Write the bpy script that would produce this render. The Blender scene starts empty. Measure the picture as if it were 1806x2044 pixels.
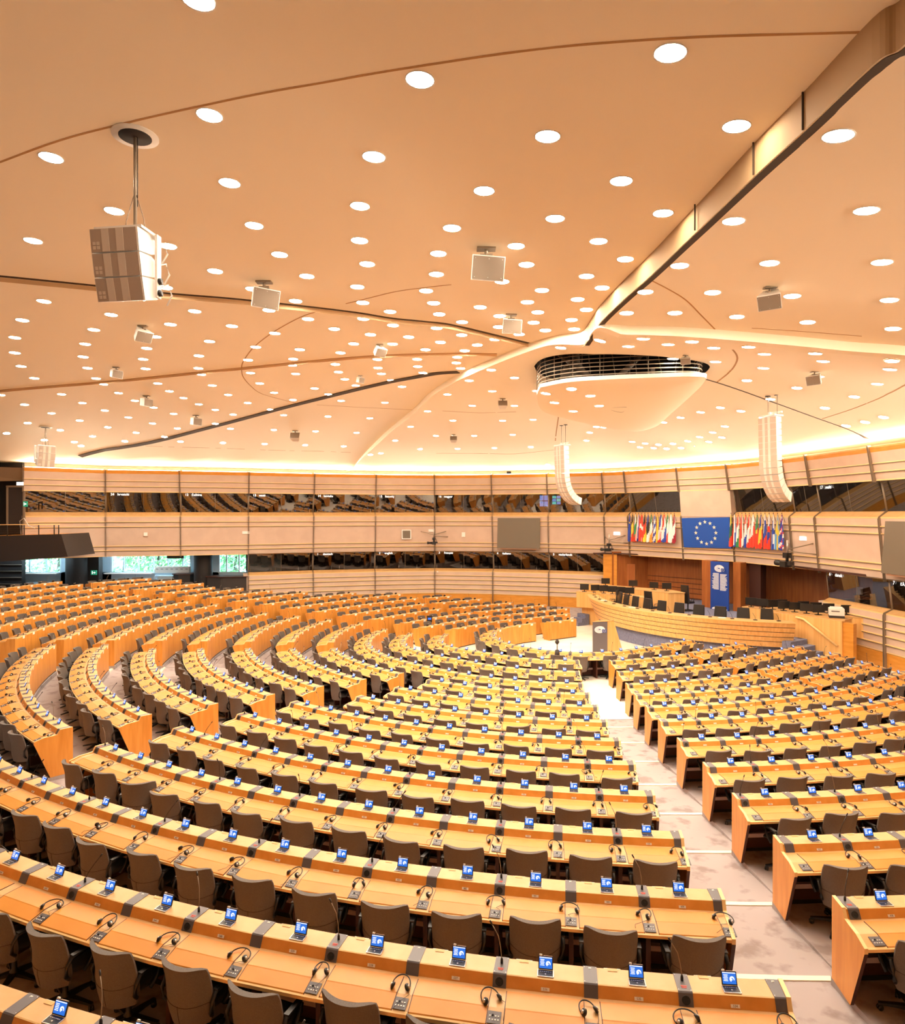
import bpy, math, random
from mathutils import Vector, Matrix
from mathutils.geometry import delaunay_2d_cdt
random.seed(7)
SC = bpy.context.scene
COL = SC.collection
PI = math.pi
R = math.radians

# ---------------------------------------------------------------- camera, world, exposure
EYE = 6.22
cam_d = bpy.data.cameras.new('camera')
cam = bpy.data.objects.new('camera', cam_d)
COL.objects.link(cam)
cam.location = (0, 0, EYE)
cam.rotation_euler = (PI/2, 0, 0)
cam_d.sensor_fit = 'VERTICAL'
cam_d.sensor_height = 36
cam_d.lens = 36*1339/2044
cam_d.shift_y = 3.5/2044
cam_d.clip_start = .05
cam_d.clip_end = 400
SC.camera = cam
SC.view_settings.view_transform = 'Standard'
SC.view_settings.look = 'None'
SC.view_settings.gamma = 1
SC.view_settings.exposure = 0.2
LAMP_COL = (1.0, .86, .68)
LAMP_E = 140.0
COVE_E = 17.0
COVE_W = 340.0
wd = bpy.data.worlds.new('sky')
SC.world = wd
wd.use_nodes = True
bg = wd.node_tree.nodes['Background']
bg.inputs[0].default_value = (.62, .86, 1, 1)
bg.inputs[1].default_value = 11
SC.cycles.max_bounces = 7
SC.cycles.diffuse_bounces = 4
SC.cycles.glossy_bounces = 3
SC.cycles.transmission_bounces = 4
SC.cycles.transparent_max_bounces = 8
SC.cycles.sample_clamp_indirect = 6
SC.cycles.caustics_reflective = False
SC.cycles.caustics_refractive = False
try:
    SC.cycles.use_denoising = True
    SC.cycles.denoiser = 'OPENIMAGEDENOISE'
except Exception:
    pass

# ---------------------------------------------------------------- materials
MATS = {}
def mat(name, col, rough=.5, metal=0., emit=None, es=1., spec=None):
    if name in MATS: return MATS[name]
    m = bpy.data.materials.new(name); m.use_nodes = True
    b = m.node_tree.nodes['Principled BSDF']
    b.inputs['Base Color'].default_value = (*col, 1)
    b.inputs['Roughness'].default_value = rough
    b.inputs['Metallic'].default_value = metal
    if spec is not None: b.inputs['Specular IOR Level'].default_value = spec
    if emit:
        b.inputs['Emission Color'].default_value = (*emit, 1)
        b.inputs['Emission Strength'].default_value = es
    MATS[name] = m
    return m
def noisy(name, c1, c2, scale=(1, 1, 1), nscale=4., rough=.5, detail=3., coord='Object', bump=0., lo=.35, hi=.65, spec=None):
    m = mat(name, c1, rough, spec=spec)
    nt = m.node_tree; N = nt.nodes; L = nt.links
    b = N['Principled BSDF']
    tc = N.new('ShaderNodeTexCoord'); mp = N.new('ShaderNodeMapping'); mp.inputs['Scale'].default_value = scale
    nz = N.new('ShaderNodeTexNoise'); nz.inputs['Scale'].default_value = nscale; nz.inputs['Detail'].default_value = detail
    cr = N.new('ShaderNodeValToRGB')
    cr.color_ramp.elements[0].position = lo; cr.color_ramp.elements[1].position = hi
    cr.color_ramp.elements[0].color = (*c1, 1); cr.color_ramp.elements[1].color = (*c2, 1)
    L.new(tc.outputs[coord], mp.inputs[0]); L.new(mp.outputs[0], nz.inputs[0])
    L.new(nz.outputs[0], cr.inputs[0]); L.new(cr.outputs[0], b.inputs['Base Color'])
    if bump:
        bp = N.new('ShaderNodeBump'); bp.inputs['Strength'].default_value = bump; bp.inputs['Distance'].default_value = .01
        L.new(nz.outputs[0], bp.inputs['Height']); L.new(bp.outputs[0], b.inputs['Normal'])
    return m
wood = noisy('light_beech_wood', (.66, .25, .035), (.78, .33, .060), (3, 3, .35), 3., .38)
woodtop = noisy('pale_beech_top', (.64, .36, .128), (.70, .41, .165), (2, 2, 2), 2.5, .40)
woodface = noisy('honey_wood_face', (.74, .31, .05), (.82, .36, .07), (2, 2, 2), 3., .35)
woodedge = mat('pale_wood_edge', (.92, .62, .27), .4)
leather = noisy('orange_leather', (.68, .262, .034), (.72, .295, .046), (1, 1, 1), 2., .42)
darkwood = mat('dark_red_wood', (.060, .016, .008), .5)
redwood = noisy('reddish_brown_panelling', (.33, .095, .020), (.42, .135, .030), (4, 4, .3), 2.5, .4)
grey = mat('grey_metal_console', (.115, .104, .115), .42)
black = mat('black_plastic', (.012, .011, .011), .4)
blackm = mat('black_leather', (.020, .017, .016), .38)
white = mat('white_paint', (.86, .83, .78), .5)
silver = mat('silver_metal', (.62, .58, .54), .3, .8)
steel = mat('brown_steel', (.30, .235, .17), .45, .3)
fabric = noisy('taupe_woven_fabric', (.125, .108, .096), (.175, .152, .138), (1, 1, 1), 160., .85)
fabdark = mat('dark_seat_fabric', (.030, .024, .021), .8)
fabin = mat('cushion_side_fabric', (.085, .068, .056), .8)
seamm = mat('dark_seam', (.02, .015, .012), .8)
mauve = mat('pale_mauve_rail', (.55, .42, .42), .4)
tantag = mat('tan_label', (.72, .40, .14), .5)
carpet = noisy('mauve_grey_carpet', (.28, .23, .22), (.41, .36, .355), (1, 1, 1), 3.2, .95, 8., bump=.2, lo=.33, hi=.47)
cream = noisy('cream_carpet', (.86, .80, .70), (.92, .87, .78), (1, 1, 1), 1.2, .9)
bluecarpet = noisy('blue_grey_carpet', (.16, .175, .27), (.21, .225, .33), (1, 1, 1), 12., .95)
plaster = mat('ceiling_plaster', (.96, .86, .68), .75)
wallpan = noisy('rose_beige_acoustic_panel', (.64, .475, .37), (.69, .52, .405), (1, 1, 1), 1.5, .7)
slotm = mat('dark_ceiling_slot', (.05, .028, .012), .9)
jointm = mat('ceiling_joint_brown', (.45, .25, .10), .9)
orangewood = noisy('amber_wood', (.66, .27, .035), (.75, .33, .055), (.6, .6, 3), 3., .35)
blue = mat('deep_blue_board', (.010, .085, .44), .5)
darkwall = mat('near_black_wall', (.016, .012, .011), .7)
darkgrey = mat('charcoal_panel', (.035, .028, .026), .6)
screen_off = mat('grey_brown_screen', (.155, .125, .085), .45)
tagm = mat('paper_tag', (.95, .90, .80), .6)
lampglow = mat('lamp_glow', (1, 1, 1), .5, emit=LAMP_COL, es=LAMP_E)
coveglow = mat('cove_tube_glow', (1, 1, 1), .5, emit=(1.0, .84, .60), es=COVE_E)
displaym = mat('blue_display', (.01, .05, .3), .3, emit=(.02, .17, .72), es=.9)
displaytxt = mat('white_display_text', (.8, .9, 1), .3, emit=(.75, .88, 1), es=1.0)
redlabel = mat('red_label', (.75, .06, .03), .5)
green = mat('green_sign', (.01, .22, .12), .5, emit=(.02, .35, .2), es=.5)
signwhite = mat('lit_white_sign', (.9, .9, .88), .4, emit=(1, .97, .9), es=1.2)
def glassmat(name, refl, tint, rough=.02):
    m = bpy.data.materials.new(name); m.use_nodes = True
    nt = m.node_tree; N = nt.nodes; L = nt.links; N.clear()
    o = N.new('ShaderNodeOutputMaterial'); mx = N.new('ShaderNodeMixShader'); g = N.new('ShaderNodeBsdfGlossy'); t = N.new('ShaderNodeBsdfTransparent')
    lw = N.new('ShaderNodeLayerWeight'); lw.inputs[0].default_value = .35
    ad = N.new('ShaderNodeMath'); ad.operation = 'MULTIPLY_ADD'; ad.inputs[1].default_value = .5; ad.inputs[2].default_value = refl
    L.new(lw.outputs['Fresnel'], ad.inputs[0])
    L.new(ad.outputs[0], mx.inputs[0])
    g.inputs['Roughness'].default_value = rough; t.inputs[0].default_value = (*tint, 1)
    L.new(t.outputs[0], mx.inputs[1]); L.new(g.outputs[0], mx.inputs[2]); L.new(mx.outputs[0], o.inputs[0])
    return m
tinted = glassmat('tinted_booth_glass', .19, (.42, .38, .33))
clear = glassmat('clear_window_glass', .03, (.85, .97, 1))

# ---------------------------------------------------------------- mesh building
class MB:
    def __init__(s): s.v = []; s.f = []; s.m = []; s.sm = []; s.mats = []
    def mi(s, m):
        if m not in s.mats: s.mats.append(m)
        return s.mats.index(m)
    def add(s, vs, fs, m, smooth=False, M=None):
        o = len(s.v); i = s.mi(m)
        s.v += [tuple(M @ Vector(v)) if M else tuple(v) for v in vs]
        for f in fs: s.f.append([o+k for k in f]); s.m.append(i); s.sm.append(smooth)
    def box(s, c, d, m, M=None, rz=0):
        x, y, z = d[0]/2, d[1]/2, d[2]/2
        ca, sa = math.cos(rz), math.sin(rz)
        vs = []
        for a, b, e in ((-x,-y,-z),(x,-y,-z),(x,y,-z),(-x,y,-z),(-x,-y,z),(x,-y,z),(x,y,z),(-x,y,z)):
            vs.append((c[0]+a*ca-b*sa, c[1]+a*sa+b*ca, c[2]+e))
        s.add(vs, [(3,2,1,0),(4,5,6,7),(0,1,5,4),(1,2,6,5),(2,3,7,6),(3,0,4,7)], m, False, M)
    def tube(s, pts, r, m, n=8, M=None, closed=False, flat=1.):
        pts = [Vector(p) for p in pts]; vs = []; fs = []
        up = Vector((0, 0, 1)); k = len(pts)
        for i, p in enumerate(pts):
            a = pts[max(0, i-1)]; b = pts[min(k-1, i+1)]
            t = (b-a).normalized() if (b-a).length > 1e-9 else Vector((0, 0, 1))
            u = t.cross(up)
            if u.length < .05: u = t.cross(Vector((0, 1, 0)))
            u.normalize(); w = t.cross(u)
            rr = r[i] if isinstance(r, (list, tuple)) else r
            for j in range(n):
                an = 2*PI*j/n
                vs.append(p+u*(rr*math.cos(an)*flat)+w*(rr*math.sin(an)))
        for i in range(k-1):
            for j in range(n):
                fs.append((i*n+j, i*n+(j+1) % n, (i+1)*n+(j+1) % n, (i+1)*n+j))
        fs.append(tuple(range(n-1, -1, -1))); fs.append(tuple(range((k-1)*n, k*n)))
        s.add(vs, fs, m, True, M)
    def lathe(s, prof, m, n=16, c=(0, 0, 0), M=None, smooth=True):
        vs = []; fs = []
        for (r, z) in prof:
            for j in range(n):
                a = 2*PI*j/n; vs.append((c[0]+r*math.cos(a), c[1]+r*math.sin(a), c[2]+z))
        k = len(prof)
        for i in range(k-1):
            for j in range(n):
                fs.append((i*n+j, i*n+(j+1) % n, (i+1)*n+(j+1) % n, (i+1)*n+j))
        fs.append(tuple(range(n-1, -1, -1))); fs.append(tuple(range((k-1)*n, k*n)))
        s.add(vs, fs, m, smooth, M)
    def prism(s, poly, z0, z1, m, M=None, mtop=None):
        n = len(poly)
        vs = [(x, y, z0) for x, y in poly]+[(x, y, z1) for x, y in poly]
        s.add(vs, [tuple(range(n-1, -1, -1))]+[(i, (i+1) % n, n+(i+1) % n, n+i) for i in range(n)], m, False, M)
        s.add([(x, y, z1) for x, y in poly], [tuple(range(n))], mtop or m, False, M)
    def sweep(s, secs, m, closed=True, cap=True, mfun=None, smooth=False):
        """secs: list of rings (lists of 3d points)"""
        n = len(secs[0]); o = len(s.v)
        for r_ in secs: s.v += [tuple(p) for p in r_]
        for i in range(len(secs)-1):
            for j in range(n if closed else n-1):
                s.f.append([o+i*n+j, o+(i+1)*n+j, o+(i+1)*n+(j+1) % n, o+i*n+(j+1) % n])
                s.m.append(s.mi(mfun(j) if mfun else m)); s.sm.append(smooth)
        if cap and closed:
            s.f.append([o+j for j in range(n)]); s.m.append(s.mi(m)); s.sm.append(False)
            s.f.append([o+(len(secs)-1)*n+j for j in range(n-1, -1, -1)]); s.m.append(s.mi(m)); s.sm.append(False)
    def mesh(s, name):
        me = bpy.data.meshes.new(name)
        me.from_pydata(s.v, [], s.f)
        for m in s.mats: me.materials.append(m)
        me.polygons.foreach_set('material_index', s.m)
        me.polygons.foreach_set('use_smooth', s.sm)
        me.update()
        return me
    def build(s, name, parent=None, loc=None, rot=None):
        return put(name, s.mesh(name), parent, loc, rot)
def put(name, me, parent=None, loc=None, rot=None):
    o = bpy.data.objects.new(name, me); COL.objects.link(o)
    if parent: o.parent = parent
    if loc: o.location = loc
    if rot is not None: o.rotation_euler = rot if isinstance(rot, tuple) else (0, 0, rot)
    return o
def tag(o, label, cat, group=None, kind=None):
    if label: o['label'] = label
    if cat: o['category'] = cat
    if group: o['group'] = group
    if kind: o['kind'] = kind
    return o
def thing(name, loc, rot, label, cat, group=None):
    return tag(put(name, None, None, loc, rot), label, cat, group)
def struct(o): o['kind'] = 'structure'; return o
CNT = {}
def num(k):
    CNT[k] = CNT.get(k, 0)+1
    return '%s_%d' % (k, CNT[k])
ORD = ['first', 'second', 'third', 'fourth', 'fifth', 'sixth', 'seventh', 'eighth', 'ninth', 'tenth', 'eleventh', 'twelfth', 'thirteenth', 'fourteenth', 'fifteenth', 'sixteenth', 'seventeenth', 'eighteenth', 'nineteenth', 'twentieth', 'twenty-first', 'twenty-second', 'twenty-third', 'twenty-fourth', 'twenty-fifth', 'twenty-sixth', 'twenty-seventh', 'twenty-eighth', 'twenty-ninth', 'thirtieth']
def textmesh(name, s, size, m, parent, M, align='CENTER', depth=.001):
    cu = bpy.data.curves.new(name, 'FONT'); cu.body = s; cu.size = size; cu.align_x = align; cu.align_y = 'CENTER'; cu.extrude = depth; cu.resolution_u = 2
    ob = bpy.data.objects.new(name, cu); COL.objects.link(ob)
    dg = bpy.context.evaluated_depsgraph_get()
    me = bpy.data.meshes.new_from_object(ob.evaluated_get(dg))
    bpy.data.objects.remove(ob); bpy.data.curves.remove(cu)
    me.materials.clear(); me.materials.append(m)
    o = bpy.data.objects.new(name, me); COL.objects.link(o)
    o.matrix_world = M
    if parent: o.parent = parent
    return o

# ---------------------------------------------------------------- plan geometry of the hall
CX, CY = 4.463, 28.154
def W(p, q): return (CX+.837*p+.5476*q, CY+.5476*p-.837*q)
def pq(x, y):
    x -= CX; y -= CY
    return .837*x+.5476*y, .5476*x-.837*y
def rn(n): return 18.863-(n-3)*1.6749
def hn(n): return min(4.4164+.12444*(n-3), 5.31)
def zn(n): return 5.31-hn(n)
WALL = [(-24.35,38.07),(-21.03,40.64),(-16.93,41.6),(-13.0,42.88),(-9.14,44.52),(-5.19,45.68),(-1.24,46.29),(2.63,45.68),(6.25,44.52),(9.60,43.15),(10.77,42.16),(12.99,38.92),(14.89,36.52),(15.94,32.51),(16.21,30.79),(16.62,26.78),(16.95,23.2),(17.1,19.2),(16.6,15.2),(15.4,11.4),(13.4,7.8),(10.8,4.6),(7.6,2.0)]
WALLX = [(-27.5, 34.5)]+WALL
def dwall(x, y):
    best = 1e9
    for (x0, y0), (x1, y1) in zip(WALLX, WALLX[1:]):
        dx, dy = x1-x0, y1-y0; t = max(0, min(1, ((x-x0)*dx+(y-y0)*dy)/(dx*dx+dy*dy)))
        px, py = x-x0-t*dx, y-y0-t*dy; d = math.hypot(px, py)
        s = dx*py-dy*px
        if d < abs(best): best = d if s < 0 else -d
    return best
def hc(x, y, reg='M'):
    d = dwall(x, y)
    h = 3.0+2.4*(1-math.exp(-max(d, 0)/6))
    o = 0 if reg == 'M' else (-.42 if reg == 'R' else -.2-.42*min(1, max(0, (x-2.8)/1.4))*min(1, max(0, 1-(y-17)/4.5)))
    return EYE+h+o*min(1, max(0, d)/5)
# ---------------------------------------------------------------- floor
def inset_path(pts, d):
    """offset an open polyline to its left by d"""
    out = []
    for i, p in enumerate(pts):
        a = pts[max(0, i-1)]; b = pts[min(len(pts)-1, i+1)]
        tx, ty = b[0]-a[0], b[1]-a[1]; l = math.hypot(tx, ty) or 1
        out.append((p[0]-ty/l*d, p[1]+tx/l*d))
    return out
m = MB()
m.box((-4, 22, -.06), (60, 56, .1), carpet)
# ramped carpet of the left half with a low step at every desk row
A1 = R(-112)
for n in range(10, -5, -1):
    r0 = rn(n)-.03; r1 = rn(n-1)-.03
    zi = max(0, zn(n)-.10 if n < 10 else 0); zo = zn(n) if n < 10 else 0
    if n >= 10: continue
    aend = R({9:7,8:4.2,7:2.6,6:1.8,5:1.2,4:.6,3:.2,2:-.2}.get(n, -.6))
    secs = []
    K = 60
    for k in range(K+1):
        a = A1+(aend-A1)*k/K
        s_, c_ = math.sin(a), -math.cos(a)
        secs.append([(CX+r0*s_, CY+r0*c_, -.02), (CX+r0*s_, CY+r0*c_, zi), (CX+r1*s_, CY+r1*c_, zo), (CX+r1*s_, CY+r1*c_, -.02)])
    m.sweep(secs, carpet)
fl = struct(m.build('floor'))
m = MB()
K = 72
m.prism([(CX+7.9*math.cos(2*PI*k/K), CY+7.9*math.sin(2*PI*k/K)) for k in range(K)], 0, .006, cream)
m.prism([W(-1, -8.6), W(11.5, -8.6), W(11.5, 8.6), W(-1, 8.6)][::1], 0, .004, cream)
struct(m.build('floor'))
# white nosings of the steps across the aisles
def nosing(n, a0, a1, w=.07):
    r0 = rn(n)-.05; mm = MB(); secs = []
    z = zn(n)-.10
    for k in range(7):
        a = a0+(a1-a0)*k/6; s_, c_ = math.sin(a), -math.cos(a)
        secs.append([(CX+r*s_, CY+r*c_, zz) for r, zz in ((r0-.015, z-.03), (r0-.015, z+.012), (r0+w, z+.016), (r0+w, z-.03))])
    mm.sweep(secs, woodedge_w)
    struct(mm.build(num('trim')))
woodedge_w = mat('cream_step_nosing', (.92, .84, .66), .5)

# ---------------------------------------------------------------- desk rows
class Path:
    """far edge of a desk row; P(s) -> point, tangent, normal towards the chairs"""
    def __init__(s, pts, side):
        s.p = pts; s.side = -side; s.L = [0]
        for a, b in zip(pts, pts[1:]): s.L.append(s.L[-1]+math.hypot(b[0]-a[0], b[1]-a[1]))
        s.len = s.L[-1]
    def at(s, t):
        t = max(0, min(s.len, t))
        i = 0
        while i < len(s.L)-2 and s.L[i+1] < t: i += 1
        a, b = s.p[i], s.p[i+1]; l = s.L[i+1]-s.L[i]; u = (t-s.L[i])/l
        tx, ty = (b[0]-a[0])/l, (b[1]-a[1])/l
        return a[0]+(b[0]-a[0])*u, a[1]+(b[1]-a[1])*u, tx, ty, -ty*s.side, tx*s.side
DESK = [(.0,.05),(.0,.895),(.008,.91),(.222,.91),(.232,.905),(.275,.818),(.52,.815),(.675,.778),(.70,.768),(.70,.736),(.52,.765),(.05,.765),(.05,.05)]
TOPZ = .91
# shared seat-unit meshes. local x along the row, local y towards the chairs, z up
def mesh_pad():
    m = MB(); w = .337
    pr = [(.315,.821),(.52,.821),(.53,.817),(.675,.783),(.684,.774),(.684,.764),(.52,.80),(.315,.805)]
    m.sweep([[(-w, d, z) for d, z in pr], [(w, d, z) for d, z in pr]], leather, mfun=lambda j: leather)
    for sx in (-1, 1):
        m.sweep([[(sx*w-.0015, d, z+.0012) for d, z in pr], [(sx*w+.005, d, z+.0012) for d, z in pr]], darkwood)
    return m.mesh('writing_pad')
def mesh_console(mic):
    m = MB(); w = .061
    pr = [(.004,.88),(.004,.916),(.226,.916),(.238,.908),(.283,.816),(.283,.79),(.22,.88)]
    m.sweep([[(-w, d, z) for d, z in pr], [(w, d, z) for d, z in pr]], grey)
    n = Vector((0, .087, .045)).normalized()
    for sx in (-.052, .052):
        for d in (.02, .21): m.box((sx, d, .917), (.006, .006, .002), silver)
    if not mic:
        m.box((0, .03, .917), (.02, .012, .002), tagm)
        m.box((.012, .035, .917), (.004, .022, .002), tagm)
    return m.mesh('console')
def mesh_grille():
    m = MB(); q = Vector((0, 1, 0)).rotation_difference(Vector((0, .087, .045)).normalized())
    M = Matrix.Translation((0, .263, .862)) @ Vector((0, 0, 1)).rotation_difference(Vector((0, .087, .045)).normalized()).to_matrix().to_4x4()
    m.lathe([(.036, -.002), (.036, .004), (.032, .006), (.028, .003), (.012, .007)], black, 18, M=M)
    return m.mesh('speaker_grille')
def mesh_redlabel():
    m = MB(); m.box((0, .165, .9175), (.05, .012, .002), redlabel); m.box((0, .185, .9175), (.042, .008, .002), redlabel)
    return m.mesh('red_label')
def mesh_mic(v):
    m = MB()
    m.lathe([(.013, 0), (.013, .03), (.009, .05)], black, 10, (0, .09, .914))
    if v == 0: pts = [(0, .09, .95), (.01, .08, 1.05), (.03, .07, 1.15), (.09, .06, 1.25)]
    elif v == 1: pts = [(0, .09, .95), (-.02, .06, 1.02), (-.06, .02, 1.10), (-.10, -.02, 1.17)]
    elif v == 2: pts = [(0, .09, .95), (0, .07, .98), (-.06, .06, 1.0), (-.16, .06, .995), (-.22, .06, .985)]
    else: pts = [(0, .09, .95), (.0, .10, 1.08), (-.01, .11, 1.19), (-.015, .14, 1.25)]
    m.tube(pts, .0042, black if v != 0 else steel, 6)
    a, b = Vector(pts[-2]), Vector(pts[-1]); t = (b-a).normalized()
    m.tube([b-t*.005, b+t*.012, b+t*.04], [.006, .009, .008], black, 8)
    return m.mesh('gooseneck_microphone')
def mesh_panel():
    m = MB()
    def P(x, d): return (x, d, .822-(d-.53)*.24+.002) 
    x, a, b = .058, .565, .672
    m.add([P(-x, a), P(x, a), P(x, b), P(-x, b)]+[(c[0], c[1], c[2]-.006) for c in (P(-x, a), P(x, a), P(x, b), P(-x, b))], [(0,1,2,3),(0,4,5,1),(1,5,6,2),(2,6,7,3),(3,7,4,0)], grey)
    for i in range(4):
        xx = -.036+i*.024
        for yy in (.61, .642):
            if (i, yy) == (2, .61): continue
            c = P(xx, yy); m.box((c[0], c[1], c[2]+.002), (.011, .011, .004), white)
    c = P(.012, .605); m.lathe([(.008, 0), (.007, .012)], black, 8, c)
    return m.mesh('control_panel')
def mesh_terminal():
    m = MB(); m.box((0, .165, .914), (.135, .085, .008), black)
    for sx in (-.07, .07): m.box((sx, .165, .915), (.006, .09, .008), silver)
    m.box((0, .21, .915), (.14, .006, .008), silver)
    for i in range(6): m.box((-.045+i*.018, .15, .920), (.012, .006, .003), silver)
    m.box((0, .18, .920), (.012, .012, .003), silver)
    M = Matrix.Translation((0, .122, .920)) @ Matrix.Rotation(R(22), 4, 'X')
    m.box((0, -.006, .052), (.132, .012, .104), black, M)
    m.box((.045, -.006, .110), (.024, .016, .014), white, M)
    m.box((-.02, -.006, .106), (.08, .010, .006), silver, M)
    return m.mesh('voting_terminal')
def mesh_display():
    m = MB(); M = Matrix.Translation((0, .122, .920)) @ Matrix.Rotation(R(22), 4, 'X')
    m.box((0, .0015, .054), (.116, .003, .088), displaym, M)
    m.box((0, .0036, .094), (.112, .0015, .006), displaytxt, M)
    for i in range(5): 
        m.box((.030, .0036, .078-i*.011), (.038-.006*(i % 2), .0015, .005), displaytxt, M)
    for i in range(10):   # swirl of the lit emblem
        a0 = R(200-i*26); a1 = R(200-(i+1)*26); w = .003+.0035*math.sin(PI*(i+.5)/10)
        c = (-.024, .046)
        q = [(c[0]+(.017+s*w)*math.cos(a), .0036, c[1]+(.017+s*w)*math.sin(a)) for s, a in ((-1, a0), (1, a0), (1, a1), (-1, a1))]
        m.add(q, [(0, 1, 2, 3)], displaytxt, False, M)
    m.box((-.020, .0036, .044), (.012, .0015, .012), displaytxt, M)
    return m.mesh('display')
def mesh_tag():
    m = MB(); m.box((0, .024, .9125), (.085, .04, .003), tantag); m.box((0, -.006, .86), (.15, .005, .09), tagm)
    return m.mesh('name_plate')
def mesh_plate():
    m = MB(); M = Matrix.Translation((0, .268, .842)) @ Vector((0, 0, 1)).rotation_difference(Vector((0, .087, .045)).normalized()).to_matrix().to_4x4()
    m.box((0, 0, .001), (.075, .026, .003), tagm, M)
    return m.mesh('number_plate')
G = dict(pad=mesh_pad(), con=mesh_console(0), conm=mesh_console(1), gr=mesh_grille(), red=mesh_redlabel(), panel=mesh_panel(), term=mesh_terminal(), disp=mesh_display(), tag=mesh_tag(), plate=mesh_plate())
MIC = [mesh_mic(i) for i in range(4)]
FX, FHZ = 903., 1025.5
def pix(x, y, z):
    if y < .5: return None
    return 903+1339*x/y, 1025.5+1339*(EYE-z)/y
def seen(x, y, z, mx=190, my=240):
    p = pix(x, y, z)
    return p and -mx < p[0] < 1806+mx and 0 < p[1] < 2044+my
NUMM = {}
def number(n_, parent):
    Mt = Matrix.Translation((0, .269, .843)) @ Vector((0, 0, 1)).rotation_difference(Vector((0, .087, .045)).normalized()).to_matrix().to_4x4() @ Matrix.Translation((0, 0, .003)) @ Matrix.Rotation(PI, 4, 'Z')
    o = textmesh('number', str(n_), .026, numm, parent, Mt, depth=.0004)
    o.matrix_local = Mt
numm = mat('seat_number_ink', (.25, .12, .03), .6)
SEATS = []      # (x, y, z, heading, block, row, seat, total)
EMPTIES = 0
BLK = {'M': 'large front block', 'L': 'left curved block', 'S': 'upper left block seen from its front', 'R': 'block right of the carpeted aisle',
       'Q': 'straight block below the stairs', 'F': 'far block before the back wall', 'B': 'straight block beside the well', 'U': 'innermost horseshoe row'}
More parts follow.
